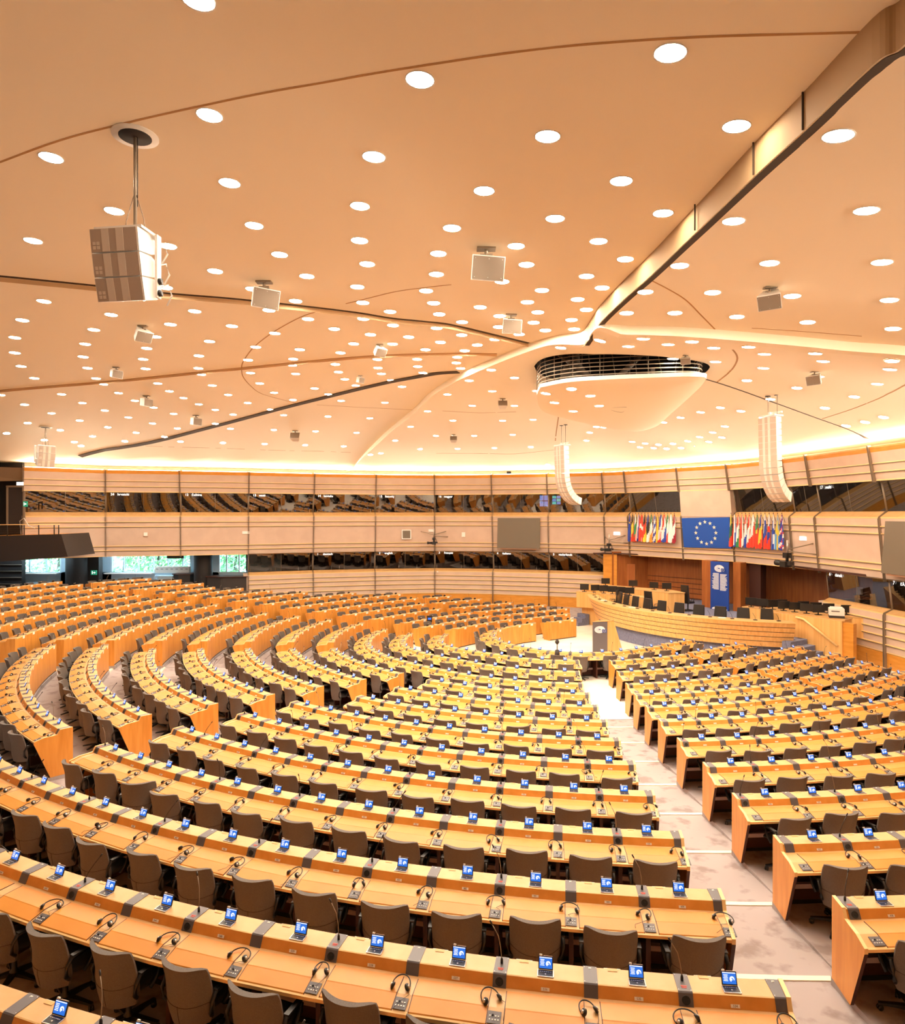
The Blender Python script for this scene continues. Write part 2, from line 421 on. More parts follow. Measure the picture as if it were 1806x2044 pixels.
def desk_row(path, n, seats, blk, label, mic0=0, base=None, numbers=None, chairs=True, slab=True, shear=(0, 0)):
    z0 = zn(n) if base is None else base
    L = .12+seats*.8
    mid = path.at(L/2)
    root = thing('desk_row', (mid[0], mid[1], z0), 0, label, 'desk', 'rows of wooden desks of the hemicycle')
    ox, oy = mid[0], mid[1]
    # body
    m = MB(); K = seats*2; secs = []
    for k in range(K+1):
        t = .06+(L-.12)*k/K
        if k == 0: t = .0
        if k == K: t = L
        x, y, tx, ty, nx, ny = path.at(t)
        h_ = shear[0] if k == 0 else (shear[1] if k == K else 0)
        secs.append([(x+nx*d-ox+tx*h_*d, y+ny*d-oy+ty*h_*d, z) for d, z in DESK])
    if path.side < 0: secs = secs[::-1]
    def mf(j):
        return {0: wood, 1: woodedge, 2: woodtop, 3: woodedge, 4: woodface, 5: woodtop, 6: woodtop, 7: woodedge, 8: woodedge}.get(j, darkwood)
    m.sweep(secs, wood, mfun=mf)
    for k in range(1, seats):       # dark supports under the top
        x, y, tx, ty, nx, ny = path.at(.06+.8*k)
        m.box((x+nx*.30-ox, y+ny*.30-oy, .385), (.05, .46, .70), darkwood, rz=math.atan2(-nx, ny))
    secs = []           # pale foot rail under the top
    for k in range(K+1):
        x, y, tx, ty, nx, ny = path.at(.05+(L-.10)*k/K)
        secs.append([(x+nx*d-ox, y+ny*d-oy, z) for d, z in ((.13, .28), (.13, .34), (.19, .34), (.19, .28))])
    if path.side < 0: secs = secs[::-1]
    m.sweep(secs, mauve)
    # plinth
    secs = []
    for k in range(K+1):
        x, y, tx, ty, nx, ny = path.at(L*k/K)
        secs.append([(x+nx*d-ox, y+ny*d-oy, z) for d, z in ((.015, 0), (.015, .05), (.06, .05), (.06, 0))])
    if path.side < 0: secs = secs[::-1]
    m.sweep(secs, black)
    m.build('desk_body', root)
    # end panels
    EP = [(.0,.0),(.0,.925),(.235,.925),(.288,.838),(.38,.83),(.53,.828),(.71,.785),(.71,.728),(.42,.0)]
    for t, s_ in ((0, -1), (L, 1)):
        x, y, tx, ty, nx, ny = path.at(t+(.001 if s_ < 0 else -.001))
        m = MB()
        h_ = shear[0] if s_ < 0 else shear[1]
        ra = [(x+nx*d-ox+tx*(h_*d-s_*.006), y+ny*d-oy+ty*(h_*d-s_*.006), z) for d, z in EP]
        rb = [(x+nx*d-ox+tx*(h_*d+s_*.034), y+ny*d-oy+ty*(h_*d+s_*.034), z) for d, z in EP]
        m.sweep([ra, rb], wood, mfun=lambda j: woodedge if 1 <= j <= 6 else (darkwood if j == 7 else wood))
        # thin sloping plinth
        m.build('end_panel', root)
    fac = -path.side
    def frame(t):
        x, y, tx, ty, nx, ny = path.at(t)
        # local y -> n, local x -> tangent oriented so the frame is right handed: x = n rotated -90
        xx, xy = ny, -nx
        return Matrix(((xx, nx, 0, x-ox), (xy, ny, 0, y-oy), (0, 0, 1, 0), (0, 0, 0, 1))), x, y, nx, ny
    def part(name, me, M, parent=root):
        o = bpy.data.objects.new(name, me); COL.objects.link(o); o.parent = parent
        o.matrix_parent_inverse = Matrix.Identity(4); o.matrix_local = M
        return o
    near = math.hypot(ox, oy) < 20
    for k in range(seats+1):
        M, x, y, nx, ny = frame(.06+.8*k)
        if not seen(x, y, z0+.9): continue
        ismic = (k+mic0) % 2 == 1
        c = part('console', G['conm' if ismic else 'con'], M)
        if ismic:
            part('speaker_grille', G['gr'], Matrix.Identity(4), c)
            if near: tag(part('red_label', G['red'], Matrix.Identity(4), c), 'red printed label', None)
            v = random.choice([0, 0, 1, 1, 2, 3, 3]) if blk in 'MRLUQ' else random.choice([0, 1, 3])
            part('gooseneck_microphone', MIC[v], Matrix.Rotation(R(random.uniform(-14, 14)), 4, 'Z'), c).matrix_local = Matrix.Translation((0, .09, 0)) @ Matrix.Rotation(R(random.uniform(-25, 25)), 4, 'Z') @ Matrix.Translation((0, -.09, 0))
        if k < seats or blk != 'M': part('control_panel', G['panel'], M)
    order = list(range(seats))
    for k in order:
        M, x, y, nx, ny = frame(.06+.8*k+.4)
        sx, sy = x+nx*.64, y+ny*.64
        if not seen(x+nx*.4, y+ny*.4, z0+.9): 
            if seen(sx, sy, z0+.6, 60, 60): pass
            else: continue
        part('writing_pad', G['pad'], M)
        tm = part('voting_terminal', G['term'], M); part('display', G['disp'], Matrix.Identity(4), tm)
        part('name_plate', G['tag'], M @ Matrix.Translation((.20, 0, 0)))
        pl = part('number_plate', G['plate'], M)
        if numbers is not None and near:
            s0, st = numbers
            number(s0+st*k, pl)
        if chairs: SEATS.append((sx, sy, z0, math.atan2(nx, -ny), blk, n, k, x+nx*.48, y+ny*.48, math.atan2(nx, -ny)))
    # carpeted platform under the desk and its chairs
    if slab and z0 > .01:
        m = MB(); secs = []
        for k in range(K+1):
            x, y, tx, ty, nx, ny = path.at(L*k/K)
            e = .03 if k == K else (-.03 if k == 0 else 0)
            secs.append([(x+tx*e+nx*d, y+ty*e+ny*d, z) for d, z in ((-.02, -.02), (-.02, z0), (1.66, z0), (1.66, -.02))])
        if path.side < 0: secs = secs[::-1]
        m.sweep(secs, carpet)
        struct(m.build('floor'))
    return root
def off(n, a):
    D = {-3:-1.99,-2:-1.65,-1:-1.41,0:-1.06,1:-.83,2:-.52,3:-.25,4:-.12,5:0,6:.17,7:.25,8:.36,9:.5,10:.7,11:.95,12:1.05,13:1.2}
    t = max(0, min(1, (-42-a)/45)); t = t*t*(3-2*t)
    return D[n]*t
def arc(n, a0, a1, step=2.):
    """angles in degrees about the centre of the left half, a0 -> a1"""
    K = max(4, int(abs(a1-a0)/step)); out = []
    for k in range(K+1):
        a = a0+(a1-a0)*k/K; r = rn(n)+off(n, a)
        out.append((CX+r*math.sin(R(a)), CY-r*math.cos(R(a))))
    return out
def plen(pts): return sum(math.hypot(b[0]-a[0], b[1]-a[1]) for a, b in zip(pts, pts[1:]))
def fit(pts, side, minus=.12):
    L = plen(pts); k = max(1, int(round((L-minus)/.8)))
    # scale the path about its start so the length is exact
    s = (minus+.8*k)/L
    P = Path(pts, side)
    if s > 1:
        a, b = pts[-2], pts[-1]; l = math.hypot(b[0]-a[0], b[1]-a[1]); e = (minus+.8*k)-L+.02
        pts = pts+[(b[0]+(b[0]-a[0])/l*e, b[1]+(b[1]-a[1])/l*e)]
        P = Path(pts, side)
    return P, k
def rowname(i): return ORD[i-1]
M0 = {0: -4.0, 1: -4.0, 2: -4.0, 3: -4.0, 4: -4.0, 5: -3.9, 6: -3.8, 7: -3.8, 8: -3.6, 9: -3.5, 10: -3.4, 11: -2.2, 12: 1.2}
for n in range(0, 10):              # front block, from the carpeted aisle leftwards
    a1 = -38.85+33/rn(n)
    P, k = fit(arc(n, M0[n], a1), -1)
    nb = {1: (534, 1), 2: (479, 1), 3: (428, 1), 4: (377, 1), 5: (326, 1)}.get(n)
    desk_row(P, n, k, 'M', 'long curved beech desk row, %s from the bottom in the front block' % rowname(n+1), 0, numbers=nb, shear=(.085, 0))
for n in range(3, 10):              # left block
    a0 = -38.5-43/rn(n)
    P, k = fit(arc(n, a0, -72.5), -1)
    desk_row(P, n, k, 'L', 'curved desk row with end panel, %s from the left in the left block' % rowname(n-2), 0)
for n in range(-3, 10):             # upper left block
    a0 = -69.8-109/rn(n); a1 = {10: -112}.get(n, -108-max(0, n-3)*.4)
    P, k = fit(arc(n, a0, a1), -1)
    desk_row(P, n, k, 'S', 'curved desk row seen from its front, %s from the windows, upper left' % rowname(n+4), 0)
for n in range(10, 13):             # rows that run round without an aisle
    P, k = fit(arc(n, M0[n], -112 if n < 12 else -110), -1)
    k -= 1 if .12+.8*k > plen(P.p)-.1 else 0
    desk_row(P, n, k, 'U', 'long horseshoe desk row around the well, %s outside the innermost one' % rowname(13-n), 0)
# innermost row
pts = [W(2.6, 3.0), W(1.4, 2.9), W(.2, 2.8), W(-.9, 2.35), W(-1.6, 1.55), W(-1.95, .8), W(-2.1, 0), W(-2.1, -.9), W(-1.85, -1.8), W(-1.4, -2.6), W(-.7, -3.3), W(.2, -3.7), W(1.2, -3.9), W(2.0, -3.93)]
P, k = fit(pts, -1)
desk_row(P, 13, k, 'U', 'innermost horseshoe desk row bordering the bright well floor', 0)
# block right of the aisle, gentler arcs
RC = (3.36, 35.153)
RS = {13:None,12:(5.70,24.31),11:(5.56,22.64),10:(5.42,20.92),9:(5.23,19.23),8:(5.09,17.59),7:(4.96,15.95),6:(4.82,14.27),5:(4.71,12.66),4:(4.56,10.97),3:(4.42,9.31),2:(4.28,7.65),1:(4.14,5.98)}
RE = {12:(8.5,25.38),11:(9.23,23.9),10:(9.89,22.37),9:(10.48,20.85),8:(11.13,19.3),7:(11.75,17.8),6:(12.3,16.4),5:(12.9,15.0),4:(12.4,13.0),3:(11.5,10.8),2:(10.2,8.7),1:(8.8,7)}
RO = {12:.15,11:.1,10:.1,9:.06,8:-.02,7:-.14,6:-.08,5:-.02,4:-.02,3:-.02,2:-.02,1:0}
for n in range(1, 13):
    rr = rn(n)+7.128+RO[n]
    a0 = math.atan2(RS[n][0]-RC[0], RC[1]-RS[n][1]); a1 = math.atan2(RE[n][0]-RC[0], RC[1]-RE[n][1])
    pts = [(RC[0]+rr*math.sin(a0+(a1-a0)*k/20), RC[1]-rr*math.cos(a0+(a1-a0)*k/20)) for k in range(21)]
    P, k = fit(pts, 1)
    nb = {2: (478, -1), 3: (427, -1), 4: (376, -1)}.get(n)
    desk_row(P, n, k, 'R', 'beech desk row right of the carpeted aisle, %s from the bottom right' % rowname(n), (n+1) % 2, numbers=nb, shear=(-.14, 0))
for n, p0, p1, q in ((13,3.02,4.71,2.85),(12,2.51,5.88,4.53),(11,2.23,7.14,6.16),(10,2.02,6.95,7.71),(9,1.61,5.73,9.41),(8,1.31,5.43,11.02)):
    P, k = fit([W(p0, q), W((p0+p1)/2, q), W(p1, q)], 1)
    desk_row(P, n, k, 'Q', 'short straight desk row below the right stairs, %s from the well' % rowname(14-n), 0)
# far block, mirror of the right one
FC = (15.23, 18.835)
FS = {3:-120.3,4:-121,5:-122,6:-122.8,7:-123.7,8:-125.2,9:-126,10:-127.7,11:-126.8,12:-128.7}
FE = {3:-127.7,4:-130.3,5:-135.2,6:-139.3,7:-139.6,8:-138.5,9:-138.8,10:-139.4,11:-139.7,12:-140.2}
for n in range(3, 13):
    rr = rn(n)*.8641+16.015
    pts = [(FC[0]+rr*math.sin(R(FS[n]+(FE[n]-FS[n])*k/16)), FC[1]-rr*math.cos(R(FS[n]+(FE[n]-FS[n])*k/16))) for k in range(17)]
    P, k = fit(pts, -1)
    desk_row(P, n, k, 'F', 'desk row seen from its front before the back wall, %s from the top' % rowname(n+3), 0)
def gp(px, py, n):
    h = hn(n); Z = h*1339/(py-1025.5); return ((px-903)/1339*Z, Z)
FW = {2:((-13.9,35.0),(-12.17,38.49)), 1:((-15.2,35.2),(-13.3,38.3)), 0:((-17.0,35.8),(-14.4,39.2)), -1:((-18.6,36.5),(-16.2,39.6)), -2:((-19.8,36.8),(-17.6,39.5))}
for n in (2, 1, 0, -1, -2):
    a, b = FW[n]
    P, k = fit([a, ((a[0]+b[0])/2-.05, (a[1]+b[1])/2+.05), b], -1)
    desk_row(P, n, k, 'F', 'desk row seen from its front before the back wall, %s from the top' % rowname(n+3), 0)
for n, p0, p1, q in ((13,2.82,4.6,-3.74),(12,2.23,5.57,-5.27),(11,2.06,6.84,-6.83),(10,1.74,6.53,-8.42),(9,1.06,5.33,-9.6),(8,.68,4.21,-11.07),(7,1.02,2.87,-12.4)):
    P, k = fit([W(p0, q), W((p0+p1)/2, q), W(p1, q)], -1)
    desk_row(P, n, k, 'B', 'short straight desk row left of the dais, %s from the well' % rowname(14-n), 0)
# nosings: central aisle and the two left aisles
for n in range(0, 10):
    nosing(n, R(M0[n]-.3), R({9:5,8:3.5,7:2.4,6:1.6,5:1,4:.4,3:0,2:-.4}.get(n, -.6)))
for n in range(3, 10):
    nosing(n, R(-38.5-43/rn(n)-.6), R(-38.85+33/rn(n)+.6))
for n in range(-1, 10):
    nosing(n, R(-69.8-109/rn(n)-.6), R(-72))
# ---------------------------------------------------------------- chairs and headphones
def chair_meshes():
    # upholstered back, wrapping forward at its sides
    NU, NV = 12, 12
    def f(u, v, side):
        wv = .262+.016*v
        wv *= (1-.05*((v-.85)/.15)**2) if v > .85 else (.84+.16*min(1, v/.3)**.6)
        x = wv*u
        z = .36+.575*v-.016*max(0, abs(u)-.75)**2*16*v
        y = -.215-.10*v*v+.115*abs(u)**2.2
        th = .030+.030*math.exp(-((v-.28)/.25)**2)
        return (x, y+(th if side > 0 else -th)*(1-.75*abs(u)**4), z)
    m = MB(); vs = []; fs = []
    for s_ in (-1, 1):
        for i in range(NU+1):
            for j in range(NV+1): vs.append(f(-1+2*i/NU, j/NV, s_))
    o = (NU+1)*(NV+1)
    for i in range(NU):
        for j in range(NV):
            a = i*(NV+1)+j
            fs.append((a, a+NV+1, a+NV+2, a+1))
    m.add(vs[:o], fs, fabric, True)
    m.add(vs[o:], [tuple(reversed(q)) for q in fs], fabin, True)
    rim = [i*(NV+1) for i in range(NU+1)]+[NU*(NV+1)+j for j in range(1, NV+1)]+[i*(NV+1)+NV for i in range(NU-1, -1, -1)]+[j for j in range(NV-1, 0, -1)]
    k = len(rim)
    m.add([vs[q] for q in rim]+[vs[q+o] for q in rim], [(i, (i+1) % k, k+(i+1) % k, k+i) for i in range(k)], fabric, True)
    back = m.mesh('backrest')
    m = MB()
    def fb(u, v):
        p = f(u, v, -1); return (p[0], p[1]-.0015, p[2])
    m.tube([fb(-1+2*i/16, .40-.06*(1-(-1+2*i/16)**2)) for i in range(17)], .0022, seamm, 5)
    for u in (0,):
        m.tube([fb(u, .02+.33*j/6) for j in range(7)], .002, seamm, 5)
    seam = m.mesh('seam')
    m = MB(); secs = []
    for i in range(9):
        y = -.12+.40*i/8; w = .235-.03*abs(i-4)/4; zc = .455+(.01 if i < 7 else -.012*(i-6))
        secs.append([(w*math.cos(a) if abs(math.cos(a)) > .01 else 0, y, zc+.045*math.sin(a)*(1 if math.sin(a) > 0 else .8)) for a in [2*PI*j/16 for j in range(16)]])
        secs[-1] = [(max(-w, min(w, p[0]*1.25)), p[1], p[2]) for p in secs[-1]]
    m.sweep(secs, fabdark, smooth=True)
    seat = m.mesh('seat')
    arms = []
    for s_ in (-1, 1):
        m = MB()
        m.tube([(s_*.25, -.12, .44), (s_*.285, -.17, .50), (s_*.295, -.17, .60), (s_*.295, -.12, .665), (s_*.292, 0, .68), (s_*.29, .11, .665), (s_*.285, .14, .62), (s_*.275, .09, .52), (s_*.25, .04, .44)], .017, black, 8, flat=1.25)
        m.box((s_*.293, -.01, .688), (.05, .22, .014), black)
        arms.append(m.mesh('armrest'))
    m = MB()
    m.lathe([(.05, .085), (.05, .13), (.028, .15), (.024, .40), (.09, .41), (.09, .425)], black, 12)
    m.box((0, -.02, .415), (.22, .26, .03), black)
    for k in range(5):
        a = 2*PI*k/5+.3; M = Matrix.Rotation(a, 4, 'Z')
        m.sweep([[(x, -w, z0), (x, w, z0), (x, w, z1), (x, -w, z1)] for x, w, z0, z1 in ((.03, .030, .085, .130), (.18, .024, .078, .108), (.315, .018, .062, .084))], black)
        nv = len(m.v)
        for i in range(nv-12, nv): m.v[i] = tuple(M @ Vector(m.v[i]))
    base = m.mesh('star_base')
    m = MB()
    for sx in (-.014, .014):
        m.lathe([(.028, -.009), (.030, 0), (.028, .009)], black, 12, M=Matrix.Translation((sx, 0, .030)) @ Matrix.Rotation(PI/2, 4, 'Y'))
    m.box((0, 0, .052), (.02, .03, .03), black)
    cast = m.mesh('caster')
    return back, seam, seat, arms, base, cast
BACK, SEAM, SEAT, ARMS, BASE, CAST = chair_meshes()
def merged(name, items):
    """one mesh from several (mesh, matrix)"""
    m = MB()
    for me, M in items:
        if me is None: continue
        vs = [v.co for v in me.vertices]
        for mi in range(len(me.materials)):
            pass
        o = len(m.v); m.v += [tuple(M @ v) for v in vs] if M is not None else [tuple(v) for v in vs]
        for p in me.polygons:
            m.f.append([o+k for k in p.vertices]); m.m.append(m.mi(me.materials[p.material_index])); m.sm.append(p.use_smooth)
    return m
I4 = Matrix.Identity(4)
def child(name, me, parent, M=I4):
    o = bpy.data.objects.new(name, me); COL.objects.link(o); o.parent = parent; o.matrix_local = M
    return o
CHAIR_SIMPLE = merged('office_chair', [(BACK, I4), (SEAT, I4), (ARMS[0], I4), (ARMS[1], I4), (BASE, I4)]).mesh('office_chair')
CH_DARK = None
BN = {'M': 'large front block', 'L': 'left block', 'S': 'upper left block', 'R': 'right block', 'Q': 'stair-side block', 'F': 'far block', 'B': 'well-side block', 'U': 'horseshoe rows'}
ROWN = {'M': lambda n: rowname(n+1), 'L': lambda n: rowname(n-2), 'S': lambda n: rowname(n+4), 'R': lambda n: rowname(n), 'Q': lambda n: rowname(14-n), 'F': lambda n: rowname(n+3), 'B': lambda n: rowname(14-n), 'U': lambda n: rowname(14-n)}
END = {'M': 'the aisle', 'L': 'the near end', 'S': 'the near end', 'R': 'the aisle', 'Q': 'the left', 'F': 'the left', 'B': 'the left', 'U': 'the right'}
def vis(s):
    """distance if the chair or its desk place lies in the frame"""
    x, y, z = s[0], s[1], s[2]
    p = pix(x, y, z+1.0)
    if not p or not (-45 < p[0] < 1851) or p[1] > 2080: return None
    return math.hypot(x, y)
cand = sorted([(vis(s), i) for i, s in enumerate(SEATS) if vis(s)])
NEARC = [i for d, i in cand[:300]]
FARC = [i for d, i in cand[300:]]
for rank, i in enumerate(NEARC):
    x, y, z, a, b, n, k = SEATS[i][:7]
    px = pix(x, y, z+1)
    a2 = a+R(random.gauss(0, 5)); dx = random.uniform(-.03, .03); dy = random.uniform(-.05, .06)
    if b == 'M' and n == 3 and k == 10: a2 += R(38)
    x += dx*math.cos(a)+dy*math.sin(a); y += dx*math.sin(a)-dy*math.cos(a)
    lab = 'taupe office chair %s from %s, %s row, %s' % (ORD[k], END[b], ROWN[b](n), BN[b])
    d = math.hypot(x, y)
    if d < 17:
        o = thing('office_chair', (x, y, z), a2, lab, 'chair', 'taupe office chairs at the desk rows')
        bk = child('backrest', BACK, o); 
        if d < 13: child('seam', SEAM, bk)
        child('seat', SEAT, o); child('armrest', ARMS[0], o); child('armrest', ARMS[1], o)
        bs = child('star_base', BASE, o)
        if d < 14:
            for q in range(5):
                an = 2*PI*q/5+.3
                child('caster', CAST, bs, Matrix.Translation((.30*math.cos(an), .30*math.sin(an), 0)) @ Matrix.Rotation(random.uniform(0, 6), 4, 'Z'))
    else:
        o = put('office_chair', CHAIR_SIMPLE, None, (x, y, z), a2)
        tag(o, lab, 'chair', 'taupe office chairs at the desk rows')
if FARC:
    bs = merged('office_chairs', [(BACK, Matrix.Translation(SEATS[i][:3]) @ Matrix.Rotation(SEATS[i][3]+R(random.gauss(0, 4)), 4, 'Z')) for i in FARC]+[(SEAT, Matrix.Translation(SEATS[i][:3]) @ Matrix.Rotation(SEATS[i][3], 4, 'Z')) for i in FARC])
    m = bs
    for i in FARC:
        x, y, z = SEATS[i][:3]; m.lathe([(.3, .0), (.28, .06), (.03, .09), (.03, .42)], black, 6, (x, y, z))
    tag(m.build('distant_office_chair'), 'mass of taupe office chairs behind the most distant desk rows', 'chairs', None, 'stuff')
# headphones
def hp_meshes(v):
    r = .092; sp = [.9, 1.15, .75][v]
    m = MB(); pts = []
    for i in range(15):
        a = PI*(-.08+1.16*i/14)
        pts.append((r*math.cos(a)*sp, -r*math.sin(a), .010+.035*max(0, math.sin(a))*(.5 if v else 1)))
    m.tube(pts, .0058, black, 6)
    band = m.mesh('headband')
    cups = []
    for s_, p in ((1, pts[0]), (-1, pts[-1])):
        m = MB()
        M = Matrix.Translation((p[0]*.86, p[1]+.012, .026)) @ Matrix.Rotation(s_*R(60), 4, 'Y') @ Matrix.Rotation(R(20*v), 4, 'Z')
        m.lathe([(.014, -.016), (.030, -.012), (.031, .005), (.022, .010)], black, 12, M=M)
        m.lathe([(.015, .010), (.016, .016), (.008, .020)], silver, 10, M=M)
        m.tube([(p[0], p[1]-.006, .012), (p[0], p[1]+.014, .022)], .004, silver, 5)
        cups.append(m.mesh('earpiece'))
    m = MB(); p = pts[-1]
    cv = [[(p[0], p[1]+.03, .006), (p[0]-.02, .09, .004), (p[0]+.03, .17, .002), (.0, .24, -.020)],
          [(p[0], p[1]+.03, .006), (p[0]+.05, .06, .004), (p[0]+.10, .10, .003), (p[0]+.06, .15, .003), (.0, .24, -.020)],
          [(p[0], p[1]+.03, .006), (p[0]+.03, .12, .004), (.02, .20, -.006), (.0, .24, -.020)]][v]
    m.tube(cv, .0024, black, 4)
    return band, cups, m.mesh('cord')
HP = [hp_meshes(i) for i in range(3)]
HPS = [merged('headphones', [(b, I4), (c[0], I4), (c[1], I4), (d, I4)]).mesh('headphones') for b, c, d in HP]
hc_n = 0; hfar = []
for d, i in cand:
    s = SEATS[i]; b, n, k = s[4:7]
    if b in 'SFB': continue
    # they lie on the wooden strip at the image-left of each place
    nx, ny = math.sin(s[3]), -math.cos(s[3])
    xx, xy = ny, -nx
    x = s[0]-nx*(0.64-.44)-xx*.36+random.uniform(-.03, .03)*xx; y = s[1]-ny*(0.64-.44)-xy*.36+random.uniform(-.03, .03)*xy
    z = s[2]+.820
    a = s[3]+PI+R(random.gauss(0, 22)); v = random.randrange(3)
    if hc_n < 300:
        lab = 'black headphones, %s place from %s, %s row, %s' % (ORD[k], END[b], ROWN[b](n), BN[b])
        if d < 15:
            o = thing('headphones', (x, y, z), a, lab, 'headphones', 'headphones lying on the desks')
            B_, C_, D_ = HP[v]
            child('headband', B_, o); child('earpiece', C_[0], o); child('earpiece', C_[1], o); child('cord', D_, o)
        else:
            o = put('headphones', HPS[v], None, (x, y, z), a); tag(o, lab, 'headphones', 'headphones lying on the desks')
    else: hfar.append((HPS[v], Matrix.Translation((x, y, z)) @ Matrix.Rotation(a, 4, 'Z')))
    hc_n += 1
if hfar: tag(merged('x', hfar).build('distant_headphones'), 'headphones lying on the most distant desk places', 'headphones', None, 'stuff')
# ---------------------------------------------------------------- walls
NW = len(WALL)
def wn(i):
    """outward miter normal at wall vertex i"""
    o = Vector((0, 0)); 
    for a, b in ((i-1, i), (i, i+1)):
        if a < 0 or b >= NW: continue
        d = Vector((WALL[b][0]-WALL[a][0], WALL[b][1]-WALL[a][1])).normalized(); o += Vector((-d.y, d.x))
    o.normalize(); return o
def wp(t, off_, z):
    """point on the wall at fractional vertex index t, offset outwards"""
    i = min(NW-2, int(math.floor(t))); u = t-i
    a, b = WALL[i], WALL[i+1]; na, nb = wn(i), wn(i+1)
    return ((a[0]+na.x*off_)*(1-u)+(b[0]+nb.x*off_)*u, (a[1]+na.y*off_)*(1-u)+(b[1]+nb.y*off_)*u, EYE+z)
def wdir(t):
    a = wp(max(0, t-.02), 0, 0); b = wp(min(NW-1, t+.02), 0, 0); v = Vector((b[0]-a[0], b[1]-a[1])).normalized()
    return v, Vector((-v.y, v.x))
def band(name, ts, prof, m, rails=(), railp=None, mats=None):
    mm = MB()
    secs = [[wp(t, o, z) for o, z in prof] for t in ts]
    mm.sweep(secs, m, closed=False, mfun=(lambda j: mats[j]) if mats else None)
    o = struct(mm.build(name))
    return o
def rail(ts, o, z, m=None, r=.028):
    mm = MB(); mm.sweep([[wp(t, o+a, z+b) for a, b in ((-.05, -r*.6), (-.05, r*.6), (.06, r), (.06, -r))] for t in ts], m or woodedge, closed=True)
    mm.sweep([[wp(t, o+a, z+b) for a, b in ((-.03, -r*.6-.035), (-.045, -r*.6), (.03, -r*.6), (.03, -r*.6-.035))] for t in ts], steel, closed=True)
    return struct(mm.build(num('trim')))
TS = list(range(0, NW))
UP = [(.04, 2.61), (.28, 1.33)]
MID = [(.46, -.18), (.70, -2.62)]
LOW = [(.70, -4.02), (.72, -5.55)]
sides = {'wall_left': (0, 6), 'wall_back': (6, 12), 'wall_right': (12, NW-1)}
for nm, (a, b) in sides.items():
    ts = list(range(a, b+1))
    # upper panel with its amber cap, soffit to the glass
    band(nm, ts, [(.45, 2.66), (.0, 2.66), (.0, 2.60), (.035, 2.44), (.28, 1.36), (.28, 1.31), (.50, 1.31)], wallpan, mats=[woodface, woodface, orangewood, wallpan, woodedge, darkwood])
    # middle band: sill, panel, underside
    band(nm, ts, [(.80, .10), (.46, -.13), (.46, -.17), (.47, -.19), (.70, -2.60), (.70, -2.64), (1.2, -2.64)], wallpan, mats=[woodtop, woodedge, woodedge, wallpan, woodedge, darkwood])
    for z, o in ((2.0, .16), (1.67, .22)): rail(ts, o, z)
    for z, o in ((-.505, .50), (-.80, .53), (-2.0, .64), (-2.27, .67)):
        rail(ts, o, z)
# lower band where the booths reach down
def lower(nm, ts):
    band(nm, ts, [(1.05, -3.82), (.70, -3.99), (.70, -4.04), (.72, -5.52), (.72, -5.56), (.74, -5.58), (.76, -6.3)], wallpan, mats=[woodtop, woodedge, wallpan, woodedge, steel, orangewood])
    for z in (-4.30, -4.59, -4.90, -5.23): rail(ts, .71, z)
LT = [3, 4, 5, 6, 7, 8, 9, 9.45]
RT = [14.05, 15, 16, 17, 18, 19, 20, 21, 22]
lower('wall_back', LT); lower('wall_right', RT)
# return of the lower band at its left end and by the dais
def capend(t, name, prof, side):
    mm = MB(); p = [wp(t, o, z) for o, z in prof]
    v, n = wdir(t)
    q = [(a[0]+v.x*.3*side, a[1]+v.y*.3*side, a[2]) for a in p]
    mm.sweep([p, q], wallpan); struct(mm.build(name))
capend(3, 'wall_left', [(.70, -4.0), (1.3, -3.9), (1.3, -6.3), (.74, -6.3)], -1)
capend(9.45, 'wall_back', [(.70, -4.0), (1.6, -3.9), (1.6, -6.3), (.74, -6.3)], 1)
capend(14.05, 'wall_right', [(.70, -4.0), (2.6, -3.9), (2.6, -6.3), (.74, -6.3)], -1)
# steel fins at every joint
for i in TS:
    mm = MB(); v, n = wdir(i)
    n = wn(i)
    def fin(prof, w=.022):
        a = [wp(i, o, z) for o, z in prof]
        for s_ in (-1.6, 1.0):
            mm.sweep([[(p[0]+v.x*(s_*w), p[1]+v.y*(s_*w), p[2]) for p in a], [(p[0]+v.x*(s_*w+w*.55), p[1]+v.y*(s_*w+w*.55), p[2]) for p in a]], steel)
    fin([(-.10, 2.72), (.16, 1.26), (.30, 1.26), (.06, 2.72)])
    fin([(.78, .15), (.42, -.12), (.38, -.22), (.63, -2.72), (.74, -2.72), (.50, -.2), (.84, .1)])
    if i >= 3 and (i <= 9 or i >= 15): fin([(1.02, -3.80), (.64, -3.97), (.60, -4.08), (.62, -6.25), (.76, -6.25), (.74, -4.0), (1.05, -3.9)])
    struct(mm.build(num('trim')))
